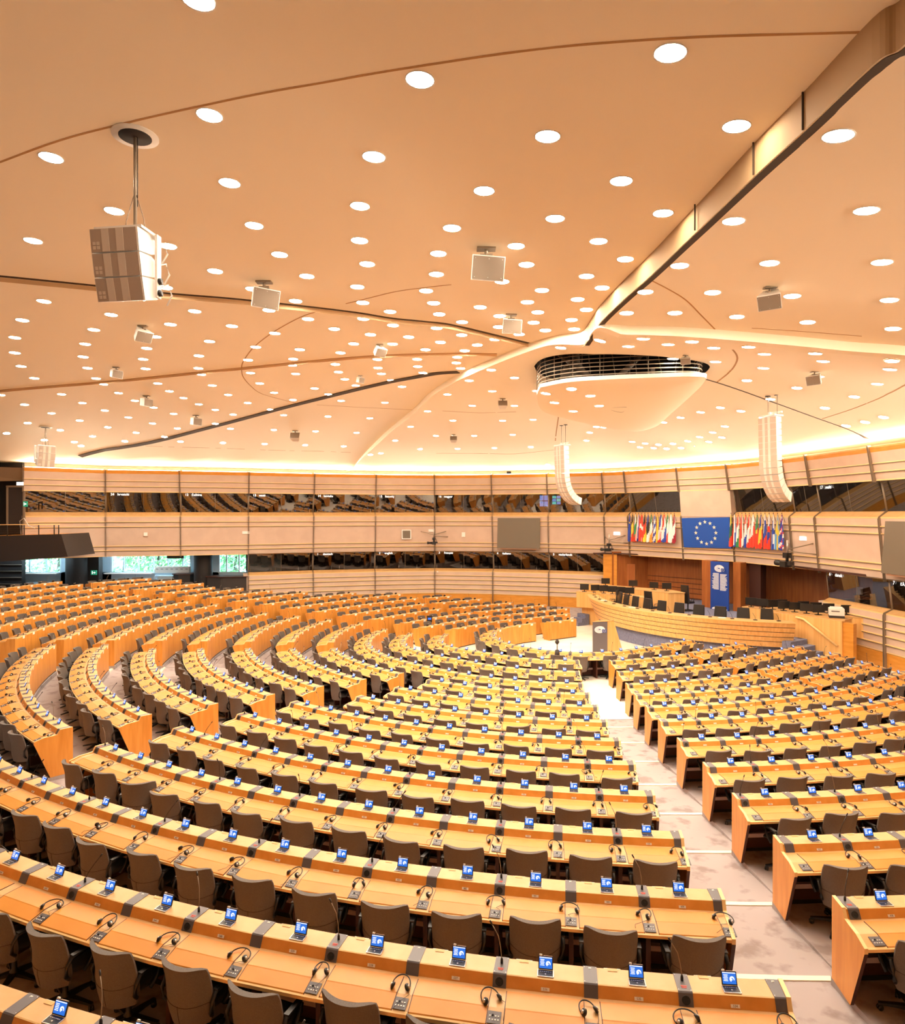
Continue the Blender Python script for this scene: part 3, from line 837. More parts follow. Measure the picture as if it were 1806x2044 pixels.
# booth glass, leaning inwards at the top, with dark booths behind
booth = mat('booth_interior', (.055, .036, .026), .8)
SIGN_UP = {1: ('24', 'hrvatski'), 2: ('12', 'čeština'), 3: ('13', 'eesti'), 4: ('14', 'latviešu'), 5: ('15', 'lietuvių'), 6: ('16', 'magyar'), 14: ('17', 'malti')}
SIGN_LO = {4: ('1', 'deutsch'), 5: ('2', 'english'), 6: ('3', 'français'), 7: ('4', 'italiano'), 8: ('5', 'nederlands'), 14.05: ('6', 'dansk'), 15: ('7', 'ελληνικά')}
litm = mat('lit_white_lettering', (1, 1, 1), .5, emit=(1, .97, .92), es=1.6)
def pane(t0, t1, z0, z1, o0, o1, sign=None):
    root = put(num('window'), None); struct(root)
    mm = MB(); a, b, c, d = wp(t0+.012, o0, z0), wp(t1-.012, o0, z0), wp(t1-.012, o1, z1), wp(t0+.012, o1, z1)
    mm.add([a, b, c, d], [(0, 1, 2, 3)], tinted); mm.build('window_pane', root)
    mm = MB()
    for t in (t0+.006, t1-.006, (t0+t1)/2):
        w = .03 if t != (t0+t1)/2 else .012
        mm.tube([wp(t, o0, z0), wp(t, o1, z1)], w, steel, 4)
    mm.build('window_frame', root)
    if sign:
        v, n = wdir(t0+.1)
        P = Vector(wp(t0+.05, o1-.03, z1-.12)); X = Vector((v.x, v.y, 0)); Z = Vector((0, 0, 1)); Y = X.cross(Z)
        for txt, dx in ((sign[0], .06), (sign[1], .45)):
            Mt = Matrix((( X.x, 0, -n.x, P.x+X.x*dx), (X.y, 0, -n.y, P.y+X.y*dx), (0, 1, 0, P.z), (0, 0, 0, 1)))
            textmesh('lettering', txt, .21, litm, root, Mt, 'LEFT')
for i in range(0, NW-1):
    if i == 11: continue
    pane(i, i+1, .10, 1.31, .78, .54, SIGN_UP.get(i))
for i in (3, 4, 5, 6, 7, 8, 9, 14.05, 15, 16, 17, 18, 19, 20, 21):
    e = {9: 9.45, 14.05: 15}.get(i, i+1)
    pane(i, e, -3.82, -2.62, 1.0, .86, SIGN_LO.get(i))
# closed panel over the flag board
band('wall_back', [11, 12], [(.28, 1.33), (.44, -.17)], wallpan)
for t in (11, 12):
    mm = MB(); mm.add([wp(t, .28, 1.33), wp(t, .9, 1.33), wp(t, .9, .0), wp(t, .44, -.1)], [(0, 1, 2, 3)], wallpan); struct(mm.build('wall_back'))
# booth rooms
for nm, ts, z0, z1 in (('wall_left', TS[:7], 0, 1.45), ('wall_back', TS[6:13], 0, 1.45), ('wall_right', TS[12:], 0, 1.45), ('wall_back', LT[:7], -3.95, -2.6), ('wall_right', RT, -3.95, -2.6)):
    mm = MB(); mm.sweep([[wp(t, .75, z0-.02), wp(t, 3.2, z0-.02), wp(t, 3.2, z1), wp(t, .5, z1)] for t in ts], booth, closed=False); struct(mm.build(nm))
for i in list(range(1, 14)):      # partitions between the booths
    mm = MB(); mm.add([wp(i, .85, -.02), wp(i, 3.2, -.02), wp(i, 3.2, 1.4), wp(i, .55, 1.4)], [(0, 1, 2, 3)], booth); struct(mm.build('wall_back'))
# water bottles standing on the booth counters behind the glass
mm = MB(); mm.lathe([(.035, 0), (.035, .16), (.014, .22), (.014, .26)], white, 10); BOT = mm.mesh('bottle')
for z, tl in ((.10, [1.08, 1.72, 2.2, 2.26, 2.88, 3.05, 3.95, 4.04, 4.93, 5.07, 5.96]), (-3.80, [3.04, 3.35, 3.42, 3.78, 3.96, 4.3, 4.43, 5.04, 5.4, 5.7, 6.03, 6.45, 7.1, 7.76, 8.1, 8.5])):
    kk = 0
    for t in tl:
        p = wp(t, 1.0 if z > 0 else 1.2, z-.03); kk += 1
        o = put('bottle', BOT, None, p)
        tag(o, 'small white bottle, %s from the left on the counter of the %s booths' % (ORD[kk-1], 'upper' if z > 0 else 'lower'), 'bottle', 'bottles behind the booth glass')
# ---------------------------------------------------------------- outer shell: keeps the daylight out except through the left windows
mm = MB(); mm.box((-4, -6, 6), (64, .3, 14), wallpan); struct(mm.build('wall_front'))
mm = MB(); mm.box((-31, 14, 6), (.3, 42, 14), wallpan); mm.box((-31, 41, 6), (.3, 12, 14), darkwall); mm.box((-14, 50.5, 9.5), (40, .3, 12), darkwall); struct(mm.build('wall_left'))
mm = MB(); mm.box((13, 52.5, 6), (20, .3, 14), darkwall); mm.box((4.0, 50, 5.2), (.3, 5, 11), darkwall); struct(mm.build('wall_back'))
mm = MB(); mm.box((21.5, 24, 6), (.3, 58, 14), darkwall); struct(mm.build('wall_right'))
mm = MB(); mm.box((-4, 23, 13.2), (60, 60, .2), darkwall); struct(mm.build('ceiling'))
# plan positions (metres) of the ceiling lamps, seams and loudspeakers
LAMPS={'MAIN':[(-2.48,6.54), (-0.37,7.61), (2.21,6.81), (-3.11,8.59), (-5.88,9.83), (-1.11,9.48), (1.23,8.68), (3.44,8.13), (-3.48,10.47), (0.49,10.42), (2.48,9.86), (-5.86,11.62),
(-8.14,13.02), (-3.58,12.11), (-1.54,11.16), (-0.01,11.98), (1.74,11.39), (3.44,10.96), (-5.59,13.19), (-1.76,12.7), (-3.49,13.54), (1.21,12.76), (2.69,12.36), (-0.28,13.29), (-5.16,14.59),
(-1.78,13.99), (-3.22,14.83), (1.52,13.79), (3.41,13.24), (2.87,14.37), (-10.28,16.88), (-9.17,18.02), (-11.86,18.5), (-13.2,20.23), (-14.35,22.0), (-15.31,23.81), (-10.41,19.47),
(-11.52,21.04), (-12.46,22.64), (-13.19,24.24), (-7.72,16.61), (-7.96,18.93), (-8.96,20.24), (-9.84,21.59), (-10.62,23.03), (-11.17,24.42), (-6.78,17.64), (-7.53,20.79), (-8.54,22.59),
(-9.24,24.39), (-6.73,15.74), (-15.98,25.64), (-13.77,25.92), (-14.0,26.91), (-11.8,26.86), (-9.5,25.38), (-11.94,28.3), (-9.78,27.31), (-18.97,28.17), (-16.61,28.51), (-14.21,28.54),
(-11.89,29.64), (-19.14,30.01), (-16.71,30.29), (-14.22,30.04), (-14.01,31.46), (-11.71,30.97), (-11.38,32.19), (-19.04,31.86), (-16.52,31.88), (-16.1,33.33), (-13.64,32.82), (-13.12,34.06),
(-12.42,35.13), (-20.98,33.13), (-18.64,33.54), (-18.03,35.09), (-15.48,34.62), (-14.66,35.75), (-22.76,34.25), (-20.38,34.86), (-19.55,36.45), (-17.1,36.26), (-15.97,37.19), (-21.93,36.05),
(-18.37,37.61), (-20.84,37.65), (-24.32,38.95), (-20.46,40.85), (-25.4,38.15), (-24.57,38.88), (-20.82,36.94), (-15.47,38.16), (-13.29,38.85), (-19.87,41.76), (-18.66,42.04), (-17.48,42.36),
(-15.15,43.1), (-2.2,15.51), (-0.35,14.54), (-4.7,15.77), (-3.9,16.68), (-0.62,15.72), (-2.24,16.75), (-4.79,17.5), (-3.94,18.29), (-1.63,17.5), (-0.47,16.68), (-0.35,17.65), (-2.42,18.2),
(-1.67,18.81), (-6.27,19.07), (-3.4,19.29), (-5.25,19.83), (-0.45,19.02), (-2.43,19.85), (-1.31,20.05), (-3.09,20.97), (-1.87,20.92), (-0.37,20.58), (-6.3,21.48), (-4.96,21.79),
(-3.7,22.17), (-2.32,22.07), (-0.87,21.56), (-7.07,23.2), (-5.48,23.09), (-2.58,23.04), (-1.21,22.92), (-5.73,24.0), (-4.17,23.88), (-2.71,24.38), (-1.25,24.04), (-7.58,25.18),
(-5.93,25.37), (-4.27,25.11), (-4.23,26.36), (-2.69,25.39), (-1.11,25.1), (-7.76,27.01), (-5.77,28.06), (-3.98,27.57), (-2.43,26.59), (-9.74,29.13), (-7.66,28.81), (-9.42,30.86),
(-7.22,30.37), (-5.42,29.28), (-8.79,32.38), (-10.89,33.31), (-2.1,27.85), (-3.15,31.26), (-5.1,30.72), (-8.48,33.72), (-6.37,34.32), (-4.31,34.98), (-12.0,36.26), (-9.83,36.9),
(-7.69,37.69), (-5.49,38.39), (-11.08,39.58), (-8.88,40.42), (-6.68,41.19), (-13.98,43.47), (-12.83,43.86), (-10.51,44.8), (-9.34,45.26), (-8.16,45.65), (1.1,14.92), (2.06,15.45),
(3.37,15.11), (0.7,16.94), (1.83,16.4), (2.99,16.04), (1.24,17.68), (2.19,17.23), (3.36,16.85), (0.26,18.35), (2.2,18.2), (3.16,17.81), (1.29,18.74), (3.39,18.7), (2.62,18.93), (0.27,19.7),
(1.93,19.44), (1.27,20.09), (0.77,20.81), (0.39,21.58), (0.16,22.49), (0.13,23.33), (0.29,24.18)],'FRONT':[(-0.22,28.36), (-1.21,32.41), (-2.27,36.35), (-3.4,39.73), (-4.55,42.63),
(-5.24,42.81), (-0.96,38.73), (-2.03,41.89), (-4.43,46.02), (-3.21,46.24), (-0.73,46.32), (3.2,19.85), (1.35,23.39), (0.63,25.35), (2.27,24.58), (1.62,27.32), (0.91,30.93), (2.82,30.6),
(3.37,26.93), (0.02,34.74), (2.58,34.52), (4.07,33.92), (1.24,38.52), (3.4,37.91), (5.48,37.06), (0.31,41.74), (2.57,41.25), (4.73,40.59), (0.48,46.14), (1.7,46.0), (4.07,45.38),
(5.23,44.97), (6.23,43.9), (3.96,18.02), (4.82,18.39), (4.84,17.02), (7.39,34.47), (7.36,35.99), (7.59,38.01), (7.76,34.42), (9.88,36.88), (10.57,36.82), (10.56,37.79), (11.22,37.45),
(6.08,17.04), (5.69,17.71), (6.91,17.75), (7.59,17.2), (8.38,18.03), (9.3,17.21), (10.02,18.14), (11.07,16.91), (11.69,17.94), (6.61,20.13), (7.86,20.06), (9.42,20.33), (11.19,20.52),
(9.86,22.48), (11.56,22.52), (12.9,20.38), (13.46,22.48), (13.6,24.51), (11.62,24.52), (15.42,24.01), (15.42,25.08), (15.32,26.13), (12.81,27.67), (11.64,27.08), (10.8,27.06), (10.5,28.41),
(10.23,30.11), (9.95,31.67), (9.65,33.14), (9.23,34.11), (12.38,30.52), (12.48,32.19), (12.39,33.65), (13.18,32.83), (12.29,35.09), (13.08,34.25), (11.83,36.03), (12.89,35.63),
(12.43,36.51), (11.25,36.66), (11.84,37.13)],'RIGHT':[(4.22,7.34), (5.75,9.32), (7.22,11.28), (4.21,10.05), (5.57,11.79), (4.14,12.23), (4.0,13.92), (5.31,13.7), (6.86,13.55), (8.6,13.21),
(5.08,15.33), (6.49,15.32), (8.08,15.27), (9.87,15.04), (4.03,15.54)],'DISH':[(3.83,21.6), (4.61,22.43), (5.31,24.29), (3.14,22.59), (3.65,24.02), (4.6,25.59)]}
CV={'FASC_L':[(3.78,5.29), (3.84,5.76), (3.77,6.03), (3.82,7.29), (3.83,8.48), (3.85,10.55), (3.81,12.84), (3.72,14.37), (3.64,15.94), (3.63,16.99), (3.69,18.77)],'RIM':[(-7.39,46.44),
(-5.07,41.63), (-3.33,37.13), (-1.94,32.94), (-0.93,28.92), (0.13,25.5), (1.48,22.29), (2.38,20.42), (3.01,19.46), (3.69,18.77), (3.61,16.8), (4.31,16.63), (5.27,16.52), (6.46,16.51),
(7.62,16.54), (8.84,16.53), (9.81,16.48), (10.94,16.22), (12.5,15.98)],'G1':[(-10.73,14.92), (-10.16,15.07), (-8.26,15.69), (-6.92,16.17), (-5.56,16.51), (-4.57,16.84), (-3.39,17.27),
(-2.42,17.69), (-1.66,18.12), (-0.73,18.4), (-0.04,18.65), (1.2,19.58), (2.32,20.42)],'G2':[(-20.05,27.88), (-18.48,27.4), (-13.91,26.5), (-8.32,24.58), (-5.32,23.5), (-2.4,22.44),
(-0.05,21.97), (1.45,21.88)],'G3':[(-21.63,38.97), (-17.12,38.02), (-11.89,35.13), (-7.05,31.15), (-3.14,27.46), (-1.41,25.86), (-0.62,25.14), (0.22,24.78)],'T4':[(-7.45,10.36),
(-6.74,10.0), (-5.46,9.34), (-4.31,8.85), (-3.02,8.34), (-2.24,8.04), (-1.53,7.79), (-0.86,7.54), (-0.21,7.31), (0.41,7.09), (1.01,6.89), (1.73,6.69), (2.42,6.52), (3.08,6.38),
(3.78,6.23)],'T5':[(-3.44,17.5), (-4.1,18.12), (-5.15,19.54), (-6.09,21.03), (-6.61,21.96), (-7.32,23.46), (-7.68,24.44), (-8.06,25.83), (-8.26,27.45), (-8.27,28.92), (-7.74,30.21),
(-7.1,31.38)],'T6':[(-2.68,16.86), (-1.99,16.33), (-1.34,15.83), (-0.73,15.53), (-0.03,15.24)],'T7':[(-6.39,31.55), (-4.42,32.31), (-1.95,33.06)],'T8':[(-17.64,38.54), (-13.48,39.83),
(-9.38,41.43), (-6.44,42.45)],'T9':[(-0.48,32.29), (1.39,32.66), (3.04,32.1), (4.37,31.28)],'T10':[(5.15,32.56), (5.95,38.84), (6.84,46.98)],'T11':[(8.65,22.93), (9.11,23.19), (10.32,23.95),
(11.69,24.78), (13.15,25.62), (14.4,26.17), (16.22,26.71), (17.42,27.61), (18.97,29.65)],'T12':[(14.33,26.03), (14.28,24.3), (14.17,22.95), (13.95,21.54), (13.46,19.95),
(12.36,17.12)],'T13':[(7.44,17.81), (7.81,18.47), (8.19,19.3), (8.6,20.46), (8.94,21.68), (9.13,23.18)],'T14':[(3.86,13.12), (4.42,13.69), (5.01,14.36), (5.73,15.43),
(6.44,16.47)],'T15':[(-1.38,43.0), (3.08,42.53), (4.61,41.98), (6.17,40.91)],'T16':[(7.2,16.14), (8.12,16.06), (9.03,15.97), (9.69,15.89)]}
SPK=[(-4.28,15.24,5.28), (0.65,12.92,5.12), (1.53,17.53,5.21), (-8.81,19.09,5.35), (-2.27,20.98,5.3), (-12.12,24.18,5.28), (-13.29,29.14,5.12), (-12.72,33.28,4.88), (-8.76,37.37,4.62),
(-3.54,25.79,5.31), (6.21,13.12,4.43), (2.17,29.01,4.97), (0.06,38.43,4.52), (6.71,19.32,4.57), (10.74,19.91,4.22)]
# ---------------------------------------------------------------- ceiling shells
def dens(pts, step=.5):
    out = []
    for a, b in zip(pts, pts[1:]):
        k = max(1, int(math.hypot(b[0]-a[0], b[1]-a[1])/step))
        for i in range(k): out.append((a[0]+(b[0]-a[0])*i/k, a[1]+(b[1]-a[1])*i/k))
    return out
def smooth(pts, k=6):
    """Catmull-Rom through the points"""
    out = []; n = len(pts)
    for i in range(n-1):
        p0, p1, p2, p3 = pts[max(0, i-1)], pts[i], pts[i+1], pts[min(n-1, i+2)]
        for j in range(k):
            t = j/k
            out.append(tuple(.5*((2*p1[c])+(-p0[c]+p2[c])*t+(2*p0[c]-5*p1[c]+4*p2[c]-p3[c])*t*t+(-p0[c]+3*p1[c]-3*p2[c]+p3[c])*t**3) for c in (0, 1)))
    out.append(tuple(pts[-1])); return out
def inside(x, y, poly):
    r = False; j = len(poly)-1
    for i in range(len(poly)):
        a, b = poly[i], poly[j]
        if (a[1] > y) != (b[1] > y) and x < (b[0]-a[0])*(y-a[1])/(b[1]-a[1])+a[0]: r = not r
        j = i
    return r
def shell(outline, reg, holes=()):
    poly = dens(outline+[outline[0]], .55)
    pts = [Vector(p) for p in poly]; n = len(poly)
    edges = [(i, (i+1) % n) for i in range(n)]
    hp = []
    for h in holes:
        o = len(pts); pts += [Vector(p) for p in h]; edges += [(o+i, o+(i+1) % len(h)) for i in range(len(h))]; hp.append(h)
    xs = [p[0] for p in poly]; ys = [p[1] for p in poly]
    st = .8; x = min(xs)+.33
    ring = poly+[q for h in hp for q in h]
    cells = set((int(p[0]//.8), int(p[1]//.8)) for p in ring)
    while x < max(xs):
        y = min(ys)+.31
        while y < max(ys):
            if (int(x//.8), int(y//.8)) not in cells and inside(x, y, poly) and not any(inside(x, y, h) for h in hp): pts.append(Vector((x, y)))
            y += st
        x += st
    v, e, f, *_ = delaunay_2d_cdt(pts, edges, [], 0, 1e-5)
    me = MB()
    fs = []
    for q in f:
        cx_ = sum(v[k].x for k in q)/len(q); cy_ = sum(v[k].y for k in q)/len(q)
        if inside(cx_, cy_, poly) and not any(inside(cx_, cy_, h) for h in hp): fs.append(tuple(q))
    me.add([(p.x, p.y, hc(p.x, p.y, reg)) for p in v], fs, plaster, True)
    return struct(me.build('ceiling'))
FL = smooth(CV['FASC_L'])
RIM = smooth(CV['RIM'])
FLx = [(3.78, -5.0)]+FL
ri = min(range(len(RIM)), key=lambda i: math.hypot(RIM[i][0]-3.69, RIM[i][1]-18.77))
RL, RR_ = RIM[:ri+1], RIM[ri:]
rend = (20.0, 15.6)
OPEN_ = [(2.75,22.6),(2.9,21.5),(3.6,20.55),(4.6,20.0),(6.0,19.85),(7.3,20.2),(8.0,20.9),(8.3,22.2),(8.0,24.0),(6.5,25.0),(4.5,24.9),(3.2,24.0)]
opening = smooth(OPEN_+[OPEN_[0]])[:-1]
OUTB = [(-8.6, 50)]
mainp = FLx+RL[::-1][1:]+[(-8.3, 49.0), (-31, 49.0), (-31, -5), (3.7, -5)]
shell(mainp, 'M')
shell(FLx[::-1][:-1]+[(3.85, -5), (20, -5), rend]+RR_[::-1][:-1], 'R')
shell(RL+RR_[1:]+[rend, (20, 49), (-8.2, 49)], 'F', [opening])
def fascia(pts, r0, r1, m, extra=0, dz=0):
    mm = MB(); mm.sweep([[(x, y, hc(x, y, r0)+.01+dz), (x, y, hc(x, y, r1)-extra)] for x, y in pts], m, closed=False)
    return struct(mm.build(num('trim')))
fascm = mat('fascia_tan', (.36, .22, .10), .8)
fascia(FLx, 'M', 'R', fascm)
fascia(RL, 'M', 'F', plaster, .03)
mm = MB()          # outer lip of the front shell, standing a little proud
for pts, r0 in ((RL, 'M'), (RR_+[rend], 'R')):
    mm.sweep([[(x, y-.02, hc(x, y, 'F')-.03), (x, y-.02, max(hc(x, y, r0), hc(x, y, 'F'))+.02), (x, y+.3, max(hc(x, y, r0), hc(x, y, 'F'))+.02), (x, y+.3, hc(x, y, 'F')-.03)] for x, y in pts], plaster)
struct(mm.build(num('trim')))
def seam(pts, reg, w, m, drop=.004, sm=True):
    pts = smooth(pts, 5) if sm else pts
    mm = MB(); L = inset_path(pts, w/2); Rr = inset_path(pts, -w/2)
    mm.sweep([[(a[0], a[1], hc(a[0], a[1], reg)-drop), (b[0], b[1], hc(b[0], b[1], reg)-drop), (b[0], b[1], hc(b[0], b[1], reg)+.05), (a[0], a[1], hc(a[0], a[1], reg)+.05)] for a, b in zip(L, Rr)], m, closed=True)
    return struct(mm.build(num('trim')))
def step(pts, reg, drop, m, w=.5):
    """a shallow lowered lip along a slot"""
    pts = smooth(pts, 5); L = inset_path(pts, -w)
    mm = MB(); mm.sweep([[(a[0], a[1], hc(a[0], a[1], reg)+.01), (a[0], a[1], hc(a[0], a[1], reg)-drop), (b[0], b[1], hc(b[0], b[1], reg)-.003)] for a, b in zip(pts, L)], m, closed=False)
    return struct(mm.build(num('trim')))
seam(CV['G1'], 'M', .13, slotm); step([(x+.0, y+.10) for x, y in CV['G1']], 'M', .10, jointm2 := mat('tan_ceiling_lip', (.74, .50, .27), .7), -.25)  # the lip is a lighter brown strip along the dark slot
seam(CV['G2'], 'M', .09, jointm); step([(x, y+.08) for x, y in CV['G2']], 'M', .07, jointm2, -.2)
seam(CV['G3'], 'M', .34, slotm, .03)
seam(CV['T4'], 'M', .035, jointm)
for k in ('T5', 'T6', 'T7', 'T8'): seam(CV[k], 'M', .035, jointm)
for k in ('T9', 'T10', 'T11', 'T12', 'T13', 'T15'): seam(CV[k][:-1] if k in ('T10', 'T11') else (CV[k][:3] if k == 'T9' else CV[k]), 'F', .05 if k != 'T11' else .08, jointm if k != 'T11' else slotm)
for k in ('T14', 'T16'): seam(CV[k], 'R', .035, jointm)
# dark gap along the right-hand shell and its panel joints
mm = MB(); mm.sweep([[(x+.02, y, hc(x, y, 'R')-.012), (x+.14, y, hc(x, y, 'R')-.012), (x+.14, y, hc(x, y, 'R')+.05), (x+.02, y, hc(x, y, 'R')+.05)] for x, y in FLx], slotm); struct(mm.build(num('trim')))
for yy in (6.1, 7.3, 8.5, 10.55, 16.9):
    mm = MB(); x = 3.82; mm.box((x-.01, yy, hc(x, yy, 'M')-.2), (.02, .014, .42), slotm); struct(mm.build(num('trim')))
# ---------------------------------------------------------------- cove lighting behind the wall top
for a, b in ((0, 6), (6, 12), (12, NW-1)):
    ts = list(range(a, b+1))
    mm = MB(); mm.sweep([[wp(t, .45, 2.64), wp(t, 2.2, 2.64), wp(t, 2.2, 3.3)] for t in ts], plaster, closed=False); struct(mm.build('wall_back' if a == 6 else ('wall_left' if a == 0 else 'wall_right')))
for i in range(0, NW-1):
    mm = MB(); mm.sweep([[wp(t, .42+o, 2.52+z) for o, z in ((0, .14), (0, .19), (.09, .19), (.09, .14))] for t in (i+.03, i+.97)], coveglow)
    o = mm.build('cove_light')
    la = bpy.data.lights.new('cove_strip', 'AREA'); la.shape = 'RECTANGLE'; la.energy = COVE_W; la.color = (1.0, .84, .64)
    a_, b_ = wp(i+.04, .72, 2.70), wp(i+.96, .72, 2.70); la.size = math.hypot(b_[0]-a_[0], b_[1]-a_[1]); la.size_y = .16
    la.energy = COVE_W*la.size/4
    lo_ = bpy.data.objects.new('cove_strip', la); COL.objects.link(lo_); lo_.parent = o
    v_, n__ = wdir(i+.5); dv = Vector((-n__.x, -n__.y, .50)).normalized()
    lo_.matrix_world = Matrix.Translation(((a_[0]+b_[0])/2, (a_[1]+b_[1])/2, a_[2])) @ dv.to_track_quat('-Z', 'Y').to_matrix().to_4x4()
    tag(o, 'hidden cove light tube behind the gallery wall top, %s bay from the left' % ORD[i], 'light', 'cove lights above the gallery')
# ---------------------------------------------------------------- downlights
def lampmesh():
    r = MB(); r.lathe([(.155, -.0), (.172, -.010), (.172, .02), (.150, .02), (.150, -.002)], white, 20)
    d = MB(); d.lathe([(.001, -.006), (.150, -.006), (.150, .004), (.001, .004)], lampglow, 20, smooth=False)
    return r.mesh('trim_ring'), d.mesh('diffuser')
LR, LD = lampmesh()
allL = []
for reg, k in (('M', 'MAIN'), ('F', 'FRONT'), ('R', 'RIGHT')):
    for x, y in LAMPS[k]:
        if dwall(x, y) < .35: continue
        allL.append((x, y, reg, hc(x, y, reg)))
dishz = EYE+4.05
for x, y in LAMPS['DISH']: allL.append((x, y, 'D', None))
def dish_z(x, y):
    # underside of the hanging canopy: flat in the middle, curling up to its rim
    d = 1e9; P_ = DISH
    for a, b in zip(P_, P_[1:]+P_[:1]):
        dx, dy = b[0]-a[0], b[1]-a[1]; t = max(0, min(1, ((x-a[0])*dx+(y-a[1])*dy)/(dx*dx+dy*dy+1e-9))); d = min(d, math.hypot(x-a[0]-dx*t, y-a[1]-dy*t))
    back = max(0, min(1, (y-21)/11))
    return EYE+4.13-.18*(1-math.exp(-d/.7))-.16*back
DISH0 = [(2.87,21.9),(3.5,21.1),(4.28,20.7),(6.0,20.3),(7.3,20.15),(7.85,20.8),(8.4,24.1),(8.8,27),(9.3,30.6),(8.9,32.2),(7.6,31.6),(5.6,29.4),(3.7,26.8),(3.0,23.8)]
DISH = smooth(DISH0+[DISH0[0]])[:-1]
# sort into tiers by how far up the photo they hang, then left to right
def lk(l):
    z = l[3] if l[3] else dish_z(l[0], l[1]); p = pix(l[0], l[1], z); return (p[1], p[0])
allL.sort(key=lk)
TIER = 11
ang = lambda x, y, reg: None
for t in range(0, len(allL), TIER):
    row = sorted(allL[t:t+TIER], key=lambda l: lk(l)[1])
    for i, (x, y, reg, z) in enumerate(row):
        if reg == 'D': z = dish_z(x, y); f_ = dish_z
        else: f_ = lambda a, b, r=reg: hc(a, b, r)
        gx = (f_(x+.2, y)-f_(x-.2, y))/.4; gy = (f_(x, y+.2)-f_(x, y-.2))/.4
        o = thing('ceiling_light', (x, y, z-.004), (math.atan(gy), -math.atan(gx), 0), 'round white downlight, %s from the left in the %s ceiling lamp tier' % (ORD[i], ORD[t//TIER]), 'ceiling light', 'round downlights in the ceiling')
        child('trim_ring', LR, o); child('diffuser', LD, o)
# ---------------------------------------------------------------- hanging canopy with its louvred opening
root = thing('ceiling_canopy', (5.8, 24, EYE+4.1), 0, 'smooth drop-shaped ceiling canopy below a dark louvred opening', 'ceiling canopy')
mm = MB(); n = len(DISH)
cxx = sum(p[0] for p in DISH)/n; cyy = sum(p[1] for p in DISH)/n
rings = []
for s_ in (1, .985, .96, .92, .86, .78, .66, .5, .3, .1):
    rings.append([(cxx+(x-cxx)*s_-5.8, cyy+(y-cyy)*s_-24, dish_z(cxx+(x-cxx)*s_, cyy+(y-cyy)*s_)-(EYE+4.1)) for x, y in DISH])
mm.sweep(rings, plaster, smooth=True, cap=False)
mm.add([(x-5.8, y-24, dish_z(cxx+(x-cxx)*.1, cyy)-(EYE+4.1)) for x, y in [(cxx+(x-cxx)*.1, cyy+(y-cyy)*.1) for x, y in DISH]], [tuple(range(n))], plaster)
mm.build('canopy_shell', root)
mm = MB()
lip = [(x-5.8, y-24) for x, y in DISH]
mm.sweep([[(x, y, .02), (x*1.004, y*1.004, .14), (x*.97, y*.97, .14), (x*.97, y*.97, .05)] for x, y in lip+[lip[0]]], white, closed=True, cap=False)
mm.build('canopy_rim', root)
mm = MB(); mm.add([(x*.98, y*.98, .10) for x, y in lip], [tuple(range(n))], darkgrey); mm.build('canopy_top', root)
lou = [(2.90,22.9),(2.95,21.9),(3.55,21.2),(4.3,20.85),(6.0,20.45),(7.2,20.35),(7.75,20.8),(8.1,22.4)]
lou = smooth(lou, 5)
for k in range(8):
    z = .20+k*.125; mm = MB()
    mm.sweep([[(x-5.8, y-24, z), (x-5.8, y-24, z+.03), (x-5.8, y-24+.09, z+.05), (x-5.8, y-24+.09, z+.02)] for x, y in lou], steel)
    mm.build('louvre', root)
mm = MB()
for i in range(0, len(lou), 4):
    x, y = lou[i]; mm.tube([(x-5.8, y-24+.12, .1), (x-5.8, y-24+.12, 1.25)], .018, steel, 5)
mm.build('louvre_post', root)
# plant and struts seen in the dark above
mm = MB()
mm.tube([(-1.0, -2.0, .15), (-2.2, -1.4, 1.3)], .10, mat('dusty_duct', (.22, .17, .13), .7), 8)
mm.tube([(-.6, -2.0, .15), (.6, -1.4, 1.3)], .10, MATS['dusty_duct'], 8)
mm.lathe([(.42, .15), (.42, .75), (.25, 1.0), (.2, 1.4)], MATS['dusty_duct'], 16, (-1.7, -1.2, 0))
mm.box((.2, -2.2, .3), (1.1, .3, .14), MATS['dusty_duct']); mm.box((.7, -2.2, .45), (.12, .12, .35), MATS['dusty_duct'])
for i in range(14): mm.tube([(-2.6+i*.37, -1.9+random.uniform(-.3, .5), .15), (-2.6+i*.37+random.uniform(-.2, .2), -1.8, 1.3)], .018, MATS['dusty_duct'], 5)
mm.build('ceiling_plant', root)
mm = MB(); mm.prism([(x, y) for x, y in opening], EYE+6.2, EYE+6.25, darkwall); 
mm.sweep([[(x, y, hc(x, y, 'F')), (x, y, EYE+6.2)] for x, y in opening[::1]+[opening[0]]], darkwall, closed=False)
struct(mm.build('ceiling'))
# ---------------------------------------------------------------- small ceiling loudspeakers
face = mat('speaker_face_grey', (.24, .185, .135), .7)
SPL = ['large boxy ceiling loudspeaker near the long dark slot on the left', 'large boxy ceiling loudspeaker high in the middle of the ceiling', 'boxy ceiling loudspeaker below the large middle one', 'diamond-tilted ceiling loudspeaker below the nearest hanging cluster', 'diamond-tilted ceiling loudspeaker inside the oval seam', 'pointed ceiling loudspeaker on the far left above the brown joint', 'pale ceiling loudspeaker on the left just below the brown joint', 'pale ceiling loudspeaker right above the dark diagonal slot', 'flat white ceiling loudspeaker on the amber bay above the back wall', 'small pointed ceiling loudspeaker above the dark diagonal slot, near the canopy', 'large ceiling loudspeaker on the right-hand shell', 'flat white ceiling loudspeaker left of the canopy', 'very pale flat loudspeaker between the amber bay and left line array', 'small ceiling loudspeaker right above the louvred opening', 'ceiling loudspeaker farthest right under the curved rim']
SPR = [(35, 20), (12, 18), (10, 18), (50, 35), (40, 35), (60, 10), (70, 5), (60, 5), (0, -30), (55, 10), (-35, 35), (0, -30), (0, -30), (-20, 25), (-50, 20)]
